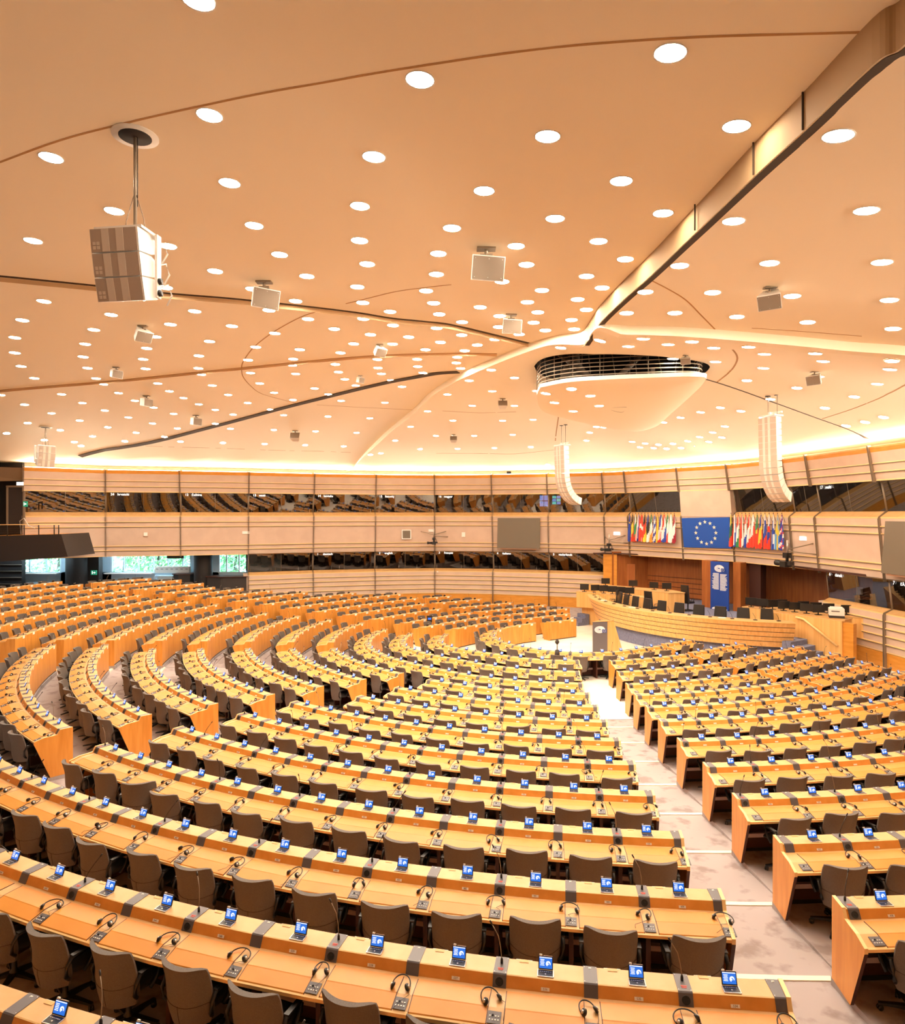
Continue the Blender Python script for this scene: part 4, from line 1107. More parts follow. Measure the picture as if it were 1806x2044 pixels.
SPS = [1.15, 1.2, .95, .85, .7, .75, .9, .95, 1., .55, .8, .75, .75, .5, .75]
for (x, y, h), lab, (rz, tl), sc_ in zip(SPK, SPL, SPR, SPS):
    z = EYE+h
    o = thing('ceiling_loudspeaker', (x, y, z), 0, lab, 'loudspeaker', 'boxy loudspeakers under the ceiling'); o.scale = (sc_, sc_, sc_)
    mm = MB(); mm.box((0, 0, -.02), (.30, .16, .03), steel); mm.tube([(0, 0, 0), (0, 0, -.12)], .03, steel, 8); mm.box((0, 0, -.12), (.2, .05, .04), steel)
    mm.build('mounting_bracket', o)
    M = Matrix.Translation((0, 0, -.33)) @ Matrix.Rotation(R(rz), 4, 'Z') @ Matrix.Rotation(R(tl), 4, 'X')
    mm = MB(); w, hh, d = .27, .19, .26
    fr = [(-w, -d/2, -hh), (w, -d/2, -hh), (w, -d/2, hh), (-w, -d/2, hh)]; bk = [(-w*.62, d*.9, -hh*.8), (w*.62, d*.9, -hh*.8), (w*.62, d*.9, hh), (-w*.62, d*.9, hh)]
    mm.sweep([fr, bk], white); c = mm.mesh('cabinet'); child('cabinet', c, o, M)
    mm = MB(); mm.box((0, -d/2-.006, 0), (2*w-.03, .012, 2*hh-.03), face)
    for sx in (-.22, 0, .22):
        for sz in (-.14, .14): mm.box((sx, -d/2-.014, sz), (.012, .006, .012), silver)
    child('grille', mm.mesh('grille'), o, M)
# ---------------------------------------------------------------- line arrays
whs = mat('speaker_white', (.90, .87, .82), .4); grl = mat('speaker_grille_beige', (.50, .40, .32), .6); gr2 = mat('speaker_band_cream', (.74, .64, .54), .5)
lgrl = mat('line_array_grille', (.60, .50, .41), .6); lgr2 = mat('line_array_band', (.82, .74, .66), .5)
def line_array(name, x, y, ztop, label, w, hseg, nseg, curv, rz, zc, group=None):
    o = thing(name, (x, y, ztop), rz, label, 'loudspeaker', group)
    mm = MB()
    for sx in (-.14, .22): mm.tube([(sx, .1, .05), (sx, .1, zc-ztop-.02)], .012, steel, 6); mm.lathe([(.10, 0), (.10, .02)], darkgrey, 14, (sx, .1, zc-ztop-.02))
    mm.build('suspension_rod', o)
    mm = MB(); mm.box((0, .05, .05), (w*.9, .5, .05), whs); mm.box((.0, .1, .12), (.08, .3, .12), whs); mm.box((w*.3, .12, .16), (.35, .06, .06), whs); mm.build('flying_frame', o)
    a = 0; yy = 0; z = 0
    for k in range(nseg):
        a = curv(k)
        M = Matrix.Translation((0, yy, z)) @ Matrix.Rotation(R(a), 4, 'X')
        c = MB()
        c.sweep([[(-w/2, -.16, 0), (w/2, -.16, 0), (w/2, -.16, -hseg), (-w/2, -.16, -hseg)], [(-w*.42, .20, -.02), (w*.42, .20, -.02), (w*.42, .20, -hseg+.03), (-w*.42, .20, -hseg+.03)]], whs)
        cab = child('cabinet', c.mesh('cabinet'), o, M)
        g_ = MB(); g_.box((0, -.166, -hseg/2), (w-.02, .012, hseg-.012), lgrl)
        for sx in (-.19*w, .10*w): g_.box((sx, -.174, -hseg/2), (.13*w, .008, hseg-.012), lgr2)
        child('grille', g_.mesh('grille'), cab)
        yy += -hseg*-math.sin(R(a)) * 1.0; z -= hseg*math.cos(R(a))
    return o
line_array('line_array_loudspeaker', 5.65, 34.8, EYE+3.50, 'white curved line array loudspeaker hanging left of the flags', .86, .235, 14, lambda k: 2+(max(0, k-5)**1.55)*2.7, R(-64), hc(5.88, 34.6, 'F'), 'white curved line arrays')
line_array('line_array_loudspeaker', 11.35, 24.0, EYE+3.45, 'white curved line array loudspeaker hanging right, over the right-hand flags', .72, .225, 14, lambda k: 2+(max(0, k-6)**1.6)*2.6, R(-60), hc(11.4, 24.0, 'F'), 'white curved line arrays')
# nearest cluster of three cabinets on a pole
def cluster(x, y, zt, w, hs, rz, label, zc, sc_=1):
    o = thing('hanging_loudspeaker_cluster', (x, y, zt), rz, label, 'loudspeaker', 'hanging clusters of three white loudspeakers')
    mm = MB(); mm.tube([(0.05, .2, .02), (.05, .2, zc-zt)], .022*sc_, steel, 8); mm.tube([(.085, .2, .4), (.085, .2, zc-zt)], .006, black, 5)
    for s_ in (-1, 1): mm.tube([(.05, .2, .62), (.05+s_*.13, .2, .22), (.05+s_*.15, .2, .04)], .006, steel, 5)
    mm.build('suspension_pole', o)
    mm = MB(); mm.lathe([(.30*sc_, -.015), (.30*sc_, .01)], whs, 28, (.05, .2, zc-zt-.02)); mm.lathe([(.21*sc_, -.02), (.21*sc_, .01)], darkwall, 28, (.05, .2, zc-zt-.022)); mm.build('ceiling_opening_ring', o)
    mm = MB(); mm.box((.0, .10, .0), (w*1.0, .42, .035), whs); mm.box((w*.53, .24, -.42), (.035, .10, .85), whs); mm.box((-w*.53, .24, -.42), (.035, .10, .85), whs)
    for z in (-.62, -.78): mm.lathe([(.045, -.03), (.045, .03)], black, 10, M=Matrix.Translation((w*.56, .24, z)) @ Matrix.Rotation(PI/2, 4, 'Y'))
    mm.build('yoke', o)
    yy = 0; z = -.02
    for k in range(3):
        a = 8+k*3
        M = Matrix.Translation((0, yy, z)) @ Matrix.Rotation(R(a), 4, 'X')
        c = MB(); c.sweep([[(-w/2, -.2, 0), (w/2, -.2, 0), (w/2, -.2, -hs), (-w/2, -.2, -hs)], [(-w*.46, .12, -.01), (w*.46, .12, -.01), (w*.46, .12, -hs+.02), (-w*.46, .12, -hs+.02)], [(-w*.40, .32, -.07), (w*.40, .32, -.07), (w*.40, .32, -hs+.07), (-w*.40, .32, -hs+.07)]], whs)
        cab = child('cabinet', c.mesh('cabinet'), o, M)
        g_ = MB(); g_.box((0, -.206, -hs/2), (w-.03, .012, hs-.012), grl)
        for sx in (-.17*w, .13*w): g_.box((sx, -.214, -hs/2), (.15*w, .008, hs-.012), gr2)
        for ax in (-.41, -.33):
            for az in (-.80, -.62): g_.box((ax*w, -.214, hs*az), (.06*w, .008, .14*hs), gr2)
        child('grille', g_.mesh('grille'), cab)
        c = MB(); c.tube([(w*.42, .30, -.1), (w*.50, .42, -.06), (w*.52, .46, -.2), (w*.45, .38, -.34)], .012, whs, 6); child('cable', c.mesh('cable'), cab)
        yy += hs*math.sin(R(a)); z -= hs*math.cos(R(a))
cluster(-4.40, 8.95, EYE+3.78, .68, .30, R(-8), 'nearest hanging cluster of three white loudspeakers, top left', hc(-4.47, 9.14))
cluster(-20.6, 34.0, EYE+3.45, .80, .34, R(52), 'distant hanging cluster of three white loudspeakers, low on the left', hc(-20.7, 34.1), 1.)
# ---------------------------------------------------------------- left corner: windows, columns, balcony
# window wall beyond the opening under the gallery
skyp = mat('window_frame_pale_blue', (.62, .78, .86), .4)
bluewall = mat('daylit_pale_wall', (.50, .66, .78), .7)  # blue cast of daylight put into the pale wall colour
WY = 45.6
def X_(px, y=WY): return (px-903)/1339*y
def Z_(py, y=WY): return EYE-(py-1025.5)/1339*y
mm = MB()
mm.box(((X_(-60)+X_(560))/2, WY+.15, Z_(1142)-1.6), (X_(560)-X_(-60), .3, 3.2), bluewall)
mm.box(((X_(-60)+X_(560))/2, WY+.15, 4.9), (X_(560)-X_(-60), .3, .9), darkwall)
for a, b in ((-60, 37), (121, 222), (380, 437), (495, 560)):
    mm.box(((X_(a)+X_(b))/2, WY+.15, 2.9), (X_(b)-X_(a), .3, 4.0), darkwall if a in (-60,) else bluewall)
struct(mm.build('wall_left'))
for a, b, bars in ((37, 121, [59, 92]), (222, 380, [247, 276, 306, 335, 365]), (437, 495, [452, 477])):
    rt = struct(put(num('window'), None))
    mm = MB(); z0, z1 = Z_(1143), 4.45
    for x in [a, b]+bars:
        mm.box((X_(x), WY+.05, (z0+z1)/2), (.09 if x in (a, b) else .07, .12, z1-z0), skyp)
    for z in (z0, z1): mm.box(((X_(a)+X_(b))/2, WY+.05, z), (X_(b)-X_(a), .14, .10), skyp)
    mm.build('window_frame', rt)
    mm = MB(); mm.add([(X_(a), WY+.1, z0), (X_(b), WY+.1, z0), (X_(b), WY+.1, z1), (X_(a), WY+.1, z1)], [(0, 1, 2, 3)], clear); mm.build('window_pane', rt)
# sills and counters
mm = MB(); mm.box(((X_(38)+X_(120))/2, WY-.2, Z_(1144)), (X_(120)-X_(38), .5, .06), white); struct(mm.build(num('trim')))
mm = MB(); mm.box(((X_(214)+X_(308))/2, WY-.2, Z_(1144)), (X_(308)-X_(214), .5, .06), white); struct(mm.build(num('trim')))
# two ceiling fittings that light the window bay from above
for x, y, lab in ((-21.0, 44.6, 'long fluorescent fitting over the middle window bay under the gallery'), (-27.5, 43.2, 'long fluorescent fitting over the far left window bay')):
    o = thing('fluorescent_fitting', (x, y, 4.75), 0, lab, 'ceiling light')
    mm = MB(); mm.box((0, 0, 0), (2.4, .2, .08), white); mm.build('fitting_housing', o)
    mm = MB(); mm.box((0, 0, -.045), (2.3, .16, .02), mat('cool_tube_glow', (1, 1, 1), .5, emit=(.62, .85, 1), es=150)); mm.build('tube', o)
# trees outside
leafs = [noisy('bright_leaves_%d' % i, c1, c2, (1, 1, 1), 5., .6) for i, (c1, c2) in enumerate((((.10, .26, .09), (.30, .52, .22)), ((.16, .38, .20), (.42, .62, .36))))]  # two bright greens, mixed at random leaf by leaf
bark = mat('grey_bark', (.12, .10, .08), .8)
for i, (x, y, r) in enumerate(((-33, 56, 3.4), (-28.5, 58, 3.8), (-24.5, 55.5, 3.0), (-21.5, 58.5, 3.6), (-18.0, 55.2, 3.0), (-15.2, 58, 3.2), (-36.5, 60, 4.2))):
    t = thing('leafy_tree', (x, y, -1), 0, 'bright green leafy tree outside the windows, %s from the left' % ORD[[6, 0, 1, 2, 3, 4, 5].index(i) if i else 1] if False else 'bright green leafy tree outside the windows, %s from the left' % ORD[sorted([-33, -28.5, -24.5, -21.5, -18.0, -15.2, -36.5]).index(x)], 'tree', 'trees outside the windows')
    mm = MB(); mm.tube([(0, 0, 0), (.1, 0, 2.2), (.2, .1, 4.5)], [.22, .17, .10], bark, 7); mm.build('trunk', t)
    mm = MB(); rnd = random.Random(i)
    for k in range(1500):
        a, b = rnd.uniform(0, 2*PI), rnd.uniform(-1, 1); rr = r*rnd.uniform(.55, 1)**.5
        cx_, cy_, cz = rr*math.cos(a)*math.sqrt(1-b*b), rr*math.sin(a)*math.sqrt(1-b*b)*.6, 4.6+rr*b*.95
        u = Vector((rnd.gauss(0, 1), rnd.gauss(0, 1), rnd.gauss(0, 1))).normalized(); w = u.orthogonal().normalized(); s_ = rnd.uniform(.14, .30)
        c = Vector((cx_, cy_, cz)); v = u.cross(w)
        mm.add([c-w*s_, c-v*s_*.5, c+w*s_, c+v*s_*.5], [(0, 1, 2, 3)], leafs[rnd.random() < .5])
    mm.build('foliage', t)
# dark round columns and piers
for x0, x1, y in ((120, 167, 44.0), (381, 417, 43.4)):
    mm = MB(); w = X_(x1, y)-X_(x0, y); mm.lathe([(w/2, -.1), (w/2, 5.0)], darkwall, 28, (X_((x0+x1)/2, y), y+w/2, 0)); struct(mm.build(num('trim')))
mm = MB(); mm.box((X_(183, 44.5), 44.8, 2.3), (X_(194, 44.5)-X_(168, 44.5), .5, 4.8), darkwall); struct(mm.build('wall_left'))
mm = MB(); mm.box((X_(5, 44), 44.2, 2.0), (X_(37, 44)-X_(-40, 44), .4, 4.2), darkwall)
for k in range(5): mm.box((X_(5, 44), 43.97, 1.2+k*.42), (X_(37, 44)-X_(-40, 44), .06, .03), steel)
struct(mm.build('wall_left'))
def exit_sign(px, py, y, w, h, label, arrow=True, mbase=None, face_m=green):
    o = thing('exit_sign', (X_(px, y), y, Z_(py, y)), 0, label, 'sign')
    mm = MB(); mm.box((0, .03, 0), (w, .05, h), mbase or face_m); mm.build('sign_box', o)
    mm = MB(); mm.box((0, 0, 0), (w*.94, .012, h*.88), face_m)
    mm.add([(-w*.06, -.008, h*.06), (w*.14, -.008, h*.06), (w*.14, -.008, -h*.06), (-w*.06, -.008, -h*.06)], [(0, 1, 2, 3)], signwhite)
    mm.add([(w*.12, -.008, h*.2), (w*.34, -.008, 0), (w*.12, -.008, -h*.2)], [(0, 1, 2)], signwhite)
    mm.box((-w*.22, -.006, 0), (w*.12, .006, h*.6), signwhite); mm.build('sign_face', o)
exit_sign(187, 1143, 44.4, .38, .30, 'small green exit sign with arrow on the dark pier beside the windows')
exit_sign(181, 1107, 44.4, .45, .22, 'narrow dim exit sign under the gallery edge above the green one', face_m=mat('dim_sign', (.10, .13, .10), .5))
exit_sign(50, 1006, 37.5, .24, .30, 'green exit sign with down arrow beside the dark doorway on the upper left')
o = thing('lit_sign', (X_(40, 37.0), 37.0, Z_(965.5, 37.0)), 0, 'bright white lit sign over the dark doorway on the upper left', 'sign')
mm = MB(); mm.box((0, 0, 0), (.34, .08, .18), signwhite); mm.build('lamp_box', o)
# door frame in the upper left dark corner
d = struct(put(num('door'), None)); mm = MB(); y = 38.4
z0, z1 = Z_(1048, y), Z_(971, y)
for px in (15, 48): mm.box((X_(px, y), y, (z0+z1)/2), (.10, .08, z1-z0), steel)
mm.box((X_(31, y), y, z1), (X_(48, y)-X_(15, y)+.1, .08, .10), steel); mm.build('door_frame', d)
mm = MB(); mm.box((X_(31, y), y+.03, (z0+z1)/2), (X_(48, y)-X_(15, y)-.1, .05, z1-z0), darkgrey); mm.build('door_leaf', d)
mm = MB(); mm.box((-28.0, 39.4, 7.2), (5.6, .2, 4.6), darkwall); mm.box((-29.2, 38.5, 7.2), (.3, 9, 4.6), darkwall); struct(mm.build('wall_left'))
# sloping soffit piece, shade put into its plaster colour, where the ceiling ends on the far left
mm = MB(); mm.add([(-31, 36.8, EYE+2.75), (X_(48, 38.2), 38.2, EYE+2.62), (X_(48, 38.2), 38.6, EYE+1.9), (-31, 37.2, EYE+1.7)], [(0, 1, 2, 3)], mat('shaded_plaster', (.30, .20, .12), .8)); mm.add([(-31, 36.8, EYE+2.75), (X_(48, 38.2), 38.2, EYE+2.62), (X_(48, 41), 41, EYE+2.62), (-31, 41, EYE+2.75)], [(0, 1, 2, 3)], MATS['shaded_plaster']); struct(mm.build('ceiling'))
# visitors' balcony
by = 36.6
root = thing('gallery_balcony', (X_(40, by), by, Z_(1090, by)), 0, 'dark balcony parapet with a steel rail on the far left', 'balcony')
mm = MB(); ox, oz = X_(40, by), Z_(1090, by)
def L_(px, py, dy=0.): return (X_(px, by)-ox, dy, Z_(py, by)-oz)
front = [L_(-60, 1126, .35), L_(129, 1112, .3), L_(122, 1066), L_(-60, 1071)]; back_ = [(p[0], p[1]+2.8, p[2]) for p in front]
mm.sweep([front, back_], darkgrey, mfun=lambda j: orangewood if j == 2 else darkgrey); mm.build('parapet', root)
mm = MB()
mm.tube([L_(-60, 1048, .1), L_(116, 1047, .1)], .03, woodedge, 6)
for py in (1052, 1056, 1060, 1064): mm.tube([L_(-60, py, .1), L_(116, py, .1)], .008, steel, 4)
mm.build('handrail', root)
mm = MB()
for px in (12, 46, 75, 106, 115): mm.tube([L_(px, 1069, .1), L_(px, 1048, .1)], .03, black, 5)
mm.build('rail_post', root)
mm = MB(); mm.tube([(L_(44, 1066)[0], -.1, L_(44, 1066)[2]), L_(42, 1040, -.1), L_(50, 1034, -.1), L_(60, 1050, -.1), L_(72, 1054, -.1)], .018, white, 6); mm.build('stair_handle', root)
# dark counters in front of the windows
for px0, px1, py0, py1, y, lab in ((412, 491, 1152, 1186, 43.4, 'dark curved counter under the small window beside the lower booths'), (345, 379, 1147, 1176, 44.2, 'dark counter with a grey cabinet beside the dark column')):
    o = thing('reception_counter', (X_((px0+px1)/2, y), y, 0), 0, lab, 'counter')
    w = X_(px1, y)-X_(px0, y); zt = Z_(py0, y)
    mm = MB(); mm.prism([(-w/2, .1), (-w*.1, -.25), (w/2, 0), (w/2, .9), (-w/2, .9)], .0, zt, darkgrey); mm.build('counter_body', o)
    mm = MB(); mm.prism([(-w/2-.08, .05), (-w*.1, -.33), (w/2+.06, -.06), (w/2+.06, .95), (-w/2-.08, .95)], zt, zt+.05, darkwood); mm.build('counter_top', o)
o = thing('equipment_cabinet', (X_(333, 44.5), 44.5, 0), 0, 'pale grey equipment cabinet under the windows', 'cabinet')
mm = MB(); zt = Z_(1149, 44.5); mm.box((0, 0, zt/2), (.95, .6, zt), bluewall); mm.build('cabinet_body', o); mm = MB(); mm.box((0, -.31, zt*.6), (.8, .02, zt*.6), white); mm.build('cabinet_door', o)
o = thing('ventilation_unit', (X_(345, 45.2), 45.2, Z_(1137, 45.2)), 0, 'long white ventilation unit along the windows', 'ventilation unit')
mm = MB(); mm.box((0, 0, 0), (2.3, .3, .42), white); mm.build('unit_casing', o)
mm = MB()
for k in range(7): mm.box((-1.0+k*.33, -.155, .05), (.16, .012, .03), darkgrey)
mm.build('unit_grille', o)
o = thing('hanging_monitor', (X_(350, 43.2), 43.2, Z_(1109, 43.2)), 0, 'dark flat monitor hanging under the gallery in front of the windows', 'monitor')
mm = MB(); mm.box((0, 0, 0), (1.05, .12, .36), black); mm.build('screen_housing', o); mm = MB(); mm.tube([(0, 0, .18), (0, 0, .45)], .03, steel, 6); mm.build('monitor_bracket', o)
for px, py, w, h, lab in ((161, 1106, 1.0, .12, 'narrow beam end under the gallery edge'),): pass
# ---------------------------------------------------------------- presidential dais
def ring(ps, R_, c=13.2, qc=0., K=36):
    """arc of radius R_ about (c, qc) between q = -ps and +ps"""
    a = math.asin(min(1, ps/R_)); return [(c-R_*math.cos(-a+2*a*k/K), qc+R_*math.sin(-a+2*a*k/K)) for k in range(K+1)]
ox, oy = W(6, 0)
def WL(p, q, z): x, y = W(p, q); return (x-ox, y-oy, z)
root = thing('presidential_dais', (ox, oy, 0), 0, 'long curved beech dais front with dark grooves facing the well', 'dais')
mm = MB(); secs = []
GZ = [.68, .90, .925, 1.11, 1.135, 1.32, 1.345, 1.53, 1.555, 1.74]
prof = []
for z in GZ: prof.append((8.2-.42*(1.74-z), z))
top = ring(5.9, 8.2)
NT = len(top)
for k in range(NT):
    p, q = top[k]; dx, dy = p-13.2, q; l = math.hypot(dx, dy)
    sec = []
    for j, z in enumerate(GZ):
        rr = l-.40*(1.74-z)/1.04; g = 0
        sec.append(WL(13.2+dx/l*rr, dy/l*rr, z))
    sec += [WL(13.2+dx/l*(l+.03), dy/l*(l+.03), 1.74), WL(13.2+dx/l*(l+.03), dy/l*(l+.03), 1.775), WL(13.2+dx/l*(l-.62), dy/l*(l-.62), 1.775), WL(13.2+dx/l*(l-.62), dy/l*(l-.62), 1.0)]
    secs.append(sec)
daiswood = noisy('striped_beech_veneer', (.80, .43, .13), (.90, .54, .20), (5, 5, .05), 2.2, .4)
mm.sweep(secs, daiswood, closed=False, mfun=lambda j: (darkwood if j in (1, 3, 5, 7) else (woodedge if j in (9, 10) else (woodtop if j == 11 else daiswood))))
for sec in (secs[0], secs[-1]): mm.add(sec, [tuple(range(len(sec)))], daiswood)
mm.build('curved_front', root)
mm = MB(); secs = []
for p, q in ring(6.1, 7.72):
    dx, dy = p-13.2, q; l = math.hypot(dx, dy)
    secs.append([WL(13.2+dx/l*(l-.10), dy/l*(l-.10), 0), WL(13.2+dx/l*(l-.10), dy/l*(l-.10), .30), WL(13.2+dx/l*(l-.18), dy/l*(l-.18), .72), WL(13.2+dx/l*(l-.4), dy/l*(l-.4), .72)])
mm.sweep(secs, bluecarpet, closed=False); mm.build('carpeted_plinth', root)
# raised floor
mm = MB(); mm.prism([(a[0], a[1]) for a in [W(13.2-7.4*math.cos(t), 7.4*math.sin(t)) for t in [R(-52+104*k/24) for k in range(25)]]]+[W(16, 7), W(16, -7)], 0, 1.0, cream, mtop=bluecarpet); struct(mm.build('floor'))
# black chairs along the dais: as seen they stand behind the top
def exec_chair(x, y, z, rz, lab, h=1.0, grp='black chairs on the dais'):
    o = thing('black_armchair', (x, y, z), rz, lab, 'chair', grp)
    mm = MB(); w = .27
    secs = []
    for k in range(7):
        zz = .46+h*.62*k/6; ww = w*(1-.10*(k/6)**2); yb = -.24-.08*(k/6)
        secs.append([(-ww, yb+.05, zz), (-ww*.8, yb-.02, zz), (ww*.8, yb-.02, zz), (ww, yb+.05, zz), (ww*.9, yb+.09, zz), (-ww*.9, yb+.09, zz)])
    mm.sweep(secs, blackm); mm.build('backrest', o)
    mm = MB(); mm.box((0, 0, .46), (.5, .48, .1), blackm); mm.build('seat', o)
    mm = MB(); mm.lathe([(.3, .02), (.28, .06), (.03, .09), (.03, .42)], black, 12); mm.build('star_base', o)
    for s_ in (-1, 1): mm = MB(); mm.tube([(s_*.25, -.1, .46), (s_*.29, -.1, .66), (s_*.29, .14, .66), (s_*.25, .14, .48)], .016, black, 6); mm.build('armrest', o)
    return o
for k in range(11):
    t = R(-40+80*k/10)
    # facing the well: chair front towards -p
    p, q = 13.2-6.95*math.cos(t), 6.95*math.sin(t); x, y = W(p, q)
    fx, fy = W(p-math.cos(t), q+math.sin(t)); fx -= x; fy -= y
    exec_chair(x, y, 1.0, math.atan2(-fx, fy), 'black leather chair behind the curved dais front, %s from the left' % ORD[k], 1.05)
# microphones and papers on the dais top
MM = MB(); MM.box((0, 0, .015), (.10, .14, .03), black); MM.tube([(0, 0, .03), (0, .02, .15), (.05, .1, .3)], .006, black, 5); DM = MM.mesh('desk_microphone')
MM = MB(); MM.box((0, 0, .01), (.22, .30, .012), white); PM = MM.mesh('paper_sheet')
for k in range(14):
    t = R(-42+84*k/13); l = 7.9; p, q = 13.2-l*math.cos(t), l*math.sin(t); x, y = W(p, q)
    o = put('desk_microphone', DM, None, (x, y, 1.775), 1.0+t); tag(o, 'black desk microphone on the curved dais top, %s from the left' % ORD[k], 'microphone', 'microphones on the dais')
    if k in (2, 5, 10):
        p, q = 13.2-7.85*math.cos(t+.06), 7.85*math.sin(t+.06); x, y = W(p, q)
        tag(put('paper_sheet', PM, None, (x, y, 1.776), 1.4), 'white papers on the dais top beside the %s microphone from the left' % ORD[k], 'paper', 'papers on the dais')
# desks on the raised floor behind
def block_desk(poly, z0, z1, lab, m=daiswood):
    cx_ = sum(a for a, b in poly)/len(poly); cy_ = sum(b for a, b in poly)/len(poly); x, y = W(cx_, cy_)
    o = thing('secretariat_desk', (x, y, z0), 0, lab, 'desk')
    pl = [(W(a, b)[0]-x, W(a, b)[1]-y) for a, b in poly]
    mm = MB(); mm.prism(pl, 0, z1-z0-.03, m); mm.build('desk_body', o)
    cxx = 0; mm = MB(); mm.prism([(a*1.02, b*1.02) for a, b in pl], z1-z0-.03, z1-z0, woodtop); mm.build('desk_top', o)
    return o
block_desk([(7.3, -6.6), (7.9, -6.9), (9.0, -3.0), (8.4, -2.3)], 1.0, 1.85, 'middle wooden secretariat desk behind the left end of the dais')
block_desk([(9.0, -7.4), (9.8, -7.6), (11.0, -3.0), (10.6, -1.9), (9.8, -2.3)], 1.0, 2.05, 'rear wooden secretariat desk with monitors, left of the blue banner')
block_desk([(8.9, 2.6), (9.5, 2.6), (9.5, 7.1), (8.9, 7.1)], 1.0, 1.95, 'front wooden secretariat desk crowded with monitors on the right')
block_desk([(10.0, 3.2), (10.8, 3.0), (11.5, 7.2), (10.7, 7.5)], 1.0, 1.85, 'rear wooden secretariat desk on the right near the panelled wall')
MM = MB(); MM.box((0, .0, .27), (.48, .05, .32), black); MM.box((0, .01, .27), (.44, .052, .28), blackm); MM.tube([(0, .04, .02), (0, .05, .2)], .025, black, 6); MM.box((0, .04, .01), (.24, .18, .02), black); MON = MM.mesh('computer_monitor')
def mons(lst, z, lab, grp, turn=0):
    for i, (p, q) in enumerate(lst):
        x, y = W(p, q); o = put('computer_monitor', MON, None, (x, y, z), R(random.uniform(-25, 25)-20+turn)); tag(o, lab % ORD[i], 'monitor', grp)
mons([(7.62, -6.3), (7.85, -5.7), (8.0, -5.2), (8.15, -4.7), (8.3, -4.2), (8.4, -3.7)], 1.85, 'black computer monitor on the middle secretariat desk, %s from the left', 'monitors on the middle desk')
mons([(9.6, -6.6), (10.0, -4.9), (10.2, -3.6), (10.4, -2.9)], 2.05, 'black computer monitor on the rear left desk, %s from the left', 'monitors on the rear left desk')
mons([(9.1, 2.9), (9.15, 3.4), (9.2, 3.9), (9.2, 4.4), (9.2, 4.9), (9.2, 5.4), (9.25, 5.9)], 1.95, 'black computer monitor on the front right desk, %s from the left', 'monitors on the front right desk')
mons([(10.4, 3.6), (10.6, 4.5), (10.7, 5.0), (10.8, 5.5), (10.95, 6.2)], 1.85, 'black computer monitor on the rear right desk, %s from the left', 'monitors on the rear right desk')
x, y = W(9.2, 6.65); o = thing('printer', (x, y, 1.95), R(-25), 'boxy off-white printer at the right end of the front secretariat desk', 'printer')
mm = MB(); mm.box((0, 0, .05), (.55, .5, .10), darkgrey); mm.build('paper_tray', o)
mm = MB(); mm.box((0, 0, .24), (.55, .48, .28), white); mm.box((0, .02, .40), (.45, .4, .05), white); mm.build('printer_housing', o)
mm = MB(); mm.box((-.05, -.245, .28), (.30, .012, .04), grey); mm.build('output_slot', o)
x, y = W(11.2, -2.15); exec_chair(x, y, 1.0, R(-57), 'tall black executive chair standing beside the rear left desk', 1.5, 'tall chairs on the dais')
x, y = W(8.0, -1.9); exec_chair(x, y, 1.0, R(-57), 'tall black executive chair right behind the middle of the dais', 1.35, 'tall chairs on the dais')
# ---------------------------------------------------------------- panelled recess behind the dais
def wallq(name, pts, z0, z1, m, th=.12):
    mm = MB()
    for a, b in zip(pts, pts[1:]):
        (x0, y0), (x1, y1) = W(*a), W(*b); L = math.hypot(x1-x0, y1-y0); nx, ny = (y1-y0)/L*th, -(x1-x0)/L*th
        mm.prism([(x0, y0), (x1, y1), (x1-nx, y1-ny), (x0-nx, y0-ny)], z0, z1, m)
    return struct(mm.build(name))
rp = [(12.9, -9.2), (15.1, -8.2), (15.6, -4.5), (15.9, -.5)]
wallq('wall_back', [(12.6, -9.7), (13.1, -9.0)], 0, 3.62, orangewood)
wallq('wall_back', rp, 0, 3.8, redwood)
rp2 = [(15.9, -.5), (15.9, .9), (15.6, 4.5), (14.3, 7.2), (11.6, 8.8), (10.2, 9.0)]
wallq('wall_back', rp2, 0, 3.8, redwood)
mm = MB(); mm.prism([W(12.2, -10.2), W(17.5, -9.6), W(17.5, 9.8), W(9.9, 9.8), W(10.9, 5.6), W(12.6, 2.9), W(14.1, -.9), W(13.9, -4.6), W(13.6, -8.3)], 3.62, 3.7, darkwood); struct(mm.build('ceiling'))
for z in (1.05, 1.35, 1.65, 1.95, 2.25): 
    for pth in (rp[1:3], [(15.55, 4.2), (14.4, 7.0), (12.3, 8.1)]):
        mm = MB(); mm.sweep([[(W(p-.03, q)[0], W(p-.03, q)[1], z+dz) for dz in (-.012, .012)]+[(W(p+.02, q)[0], W(p+.02, q)[1], z+dz) for dz in (.012, -.012)] for p, q in pth], darkwood); struct(mm.build(num('trim')))
for p, q, lab in ((13.9, -8.75, 0), (14.2, 7.15, 1)):
    d = struct(put(num('door'), None)); mm = MB(); x, y = W(p-.06, q)
    mm.box((x, y, 1.85), (.95, .06, 2.3), redwood, rz=R(33-65 if lab == 0 else 33+62)); mm.build('door_leaf', d)
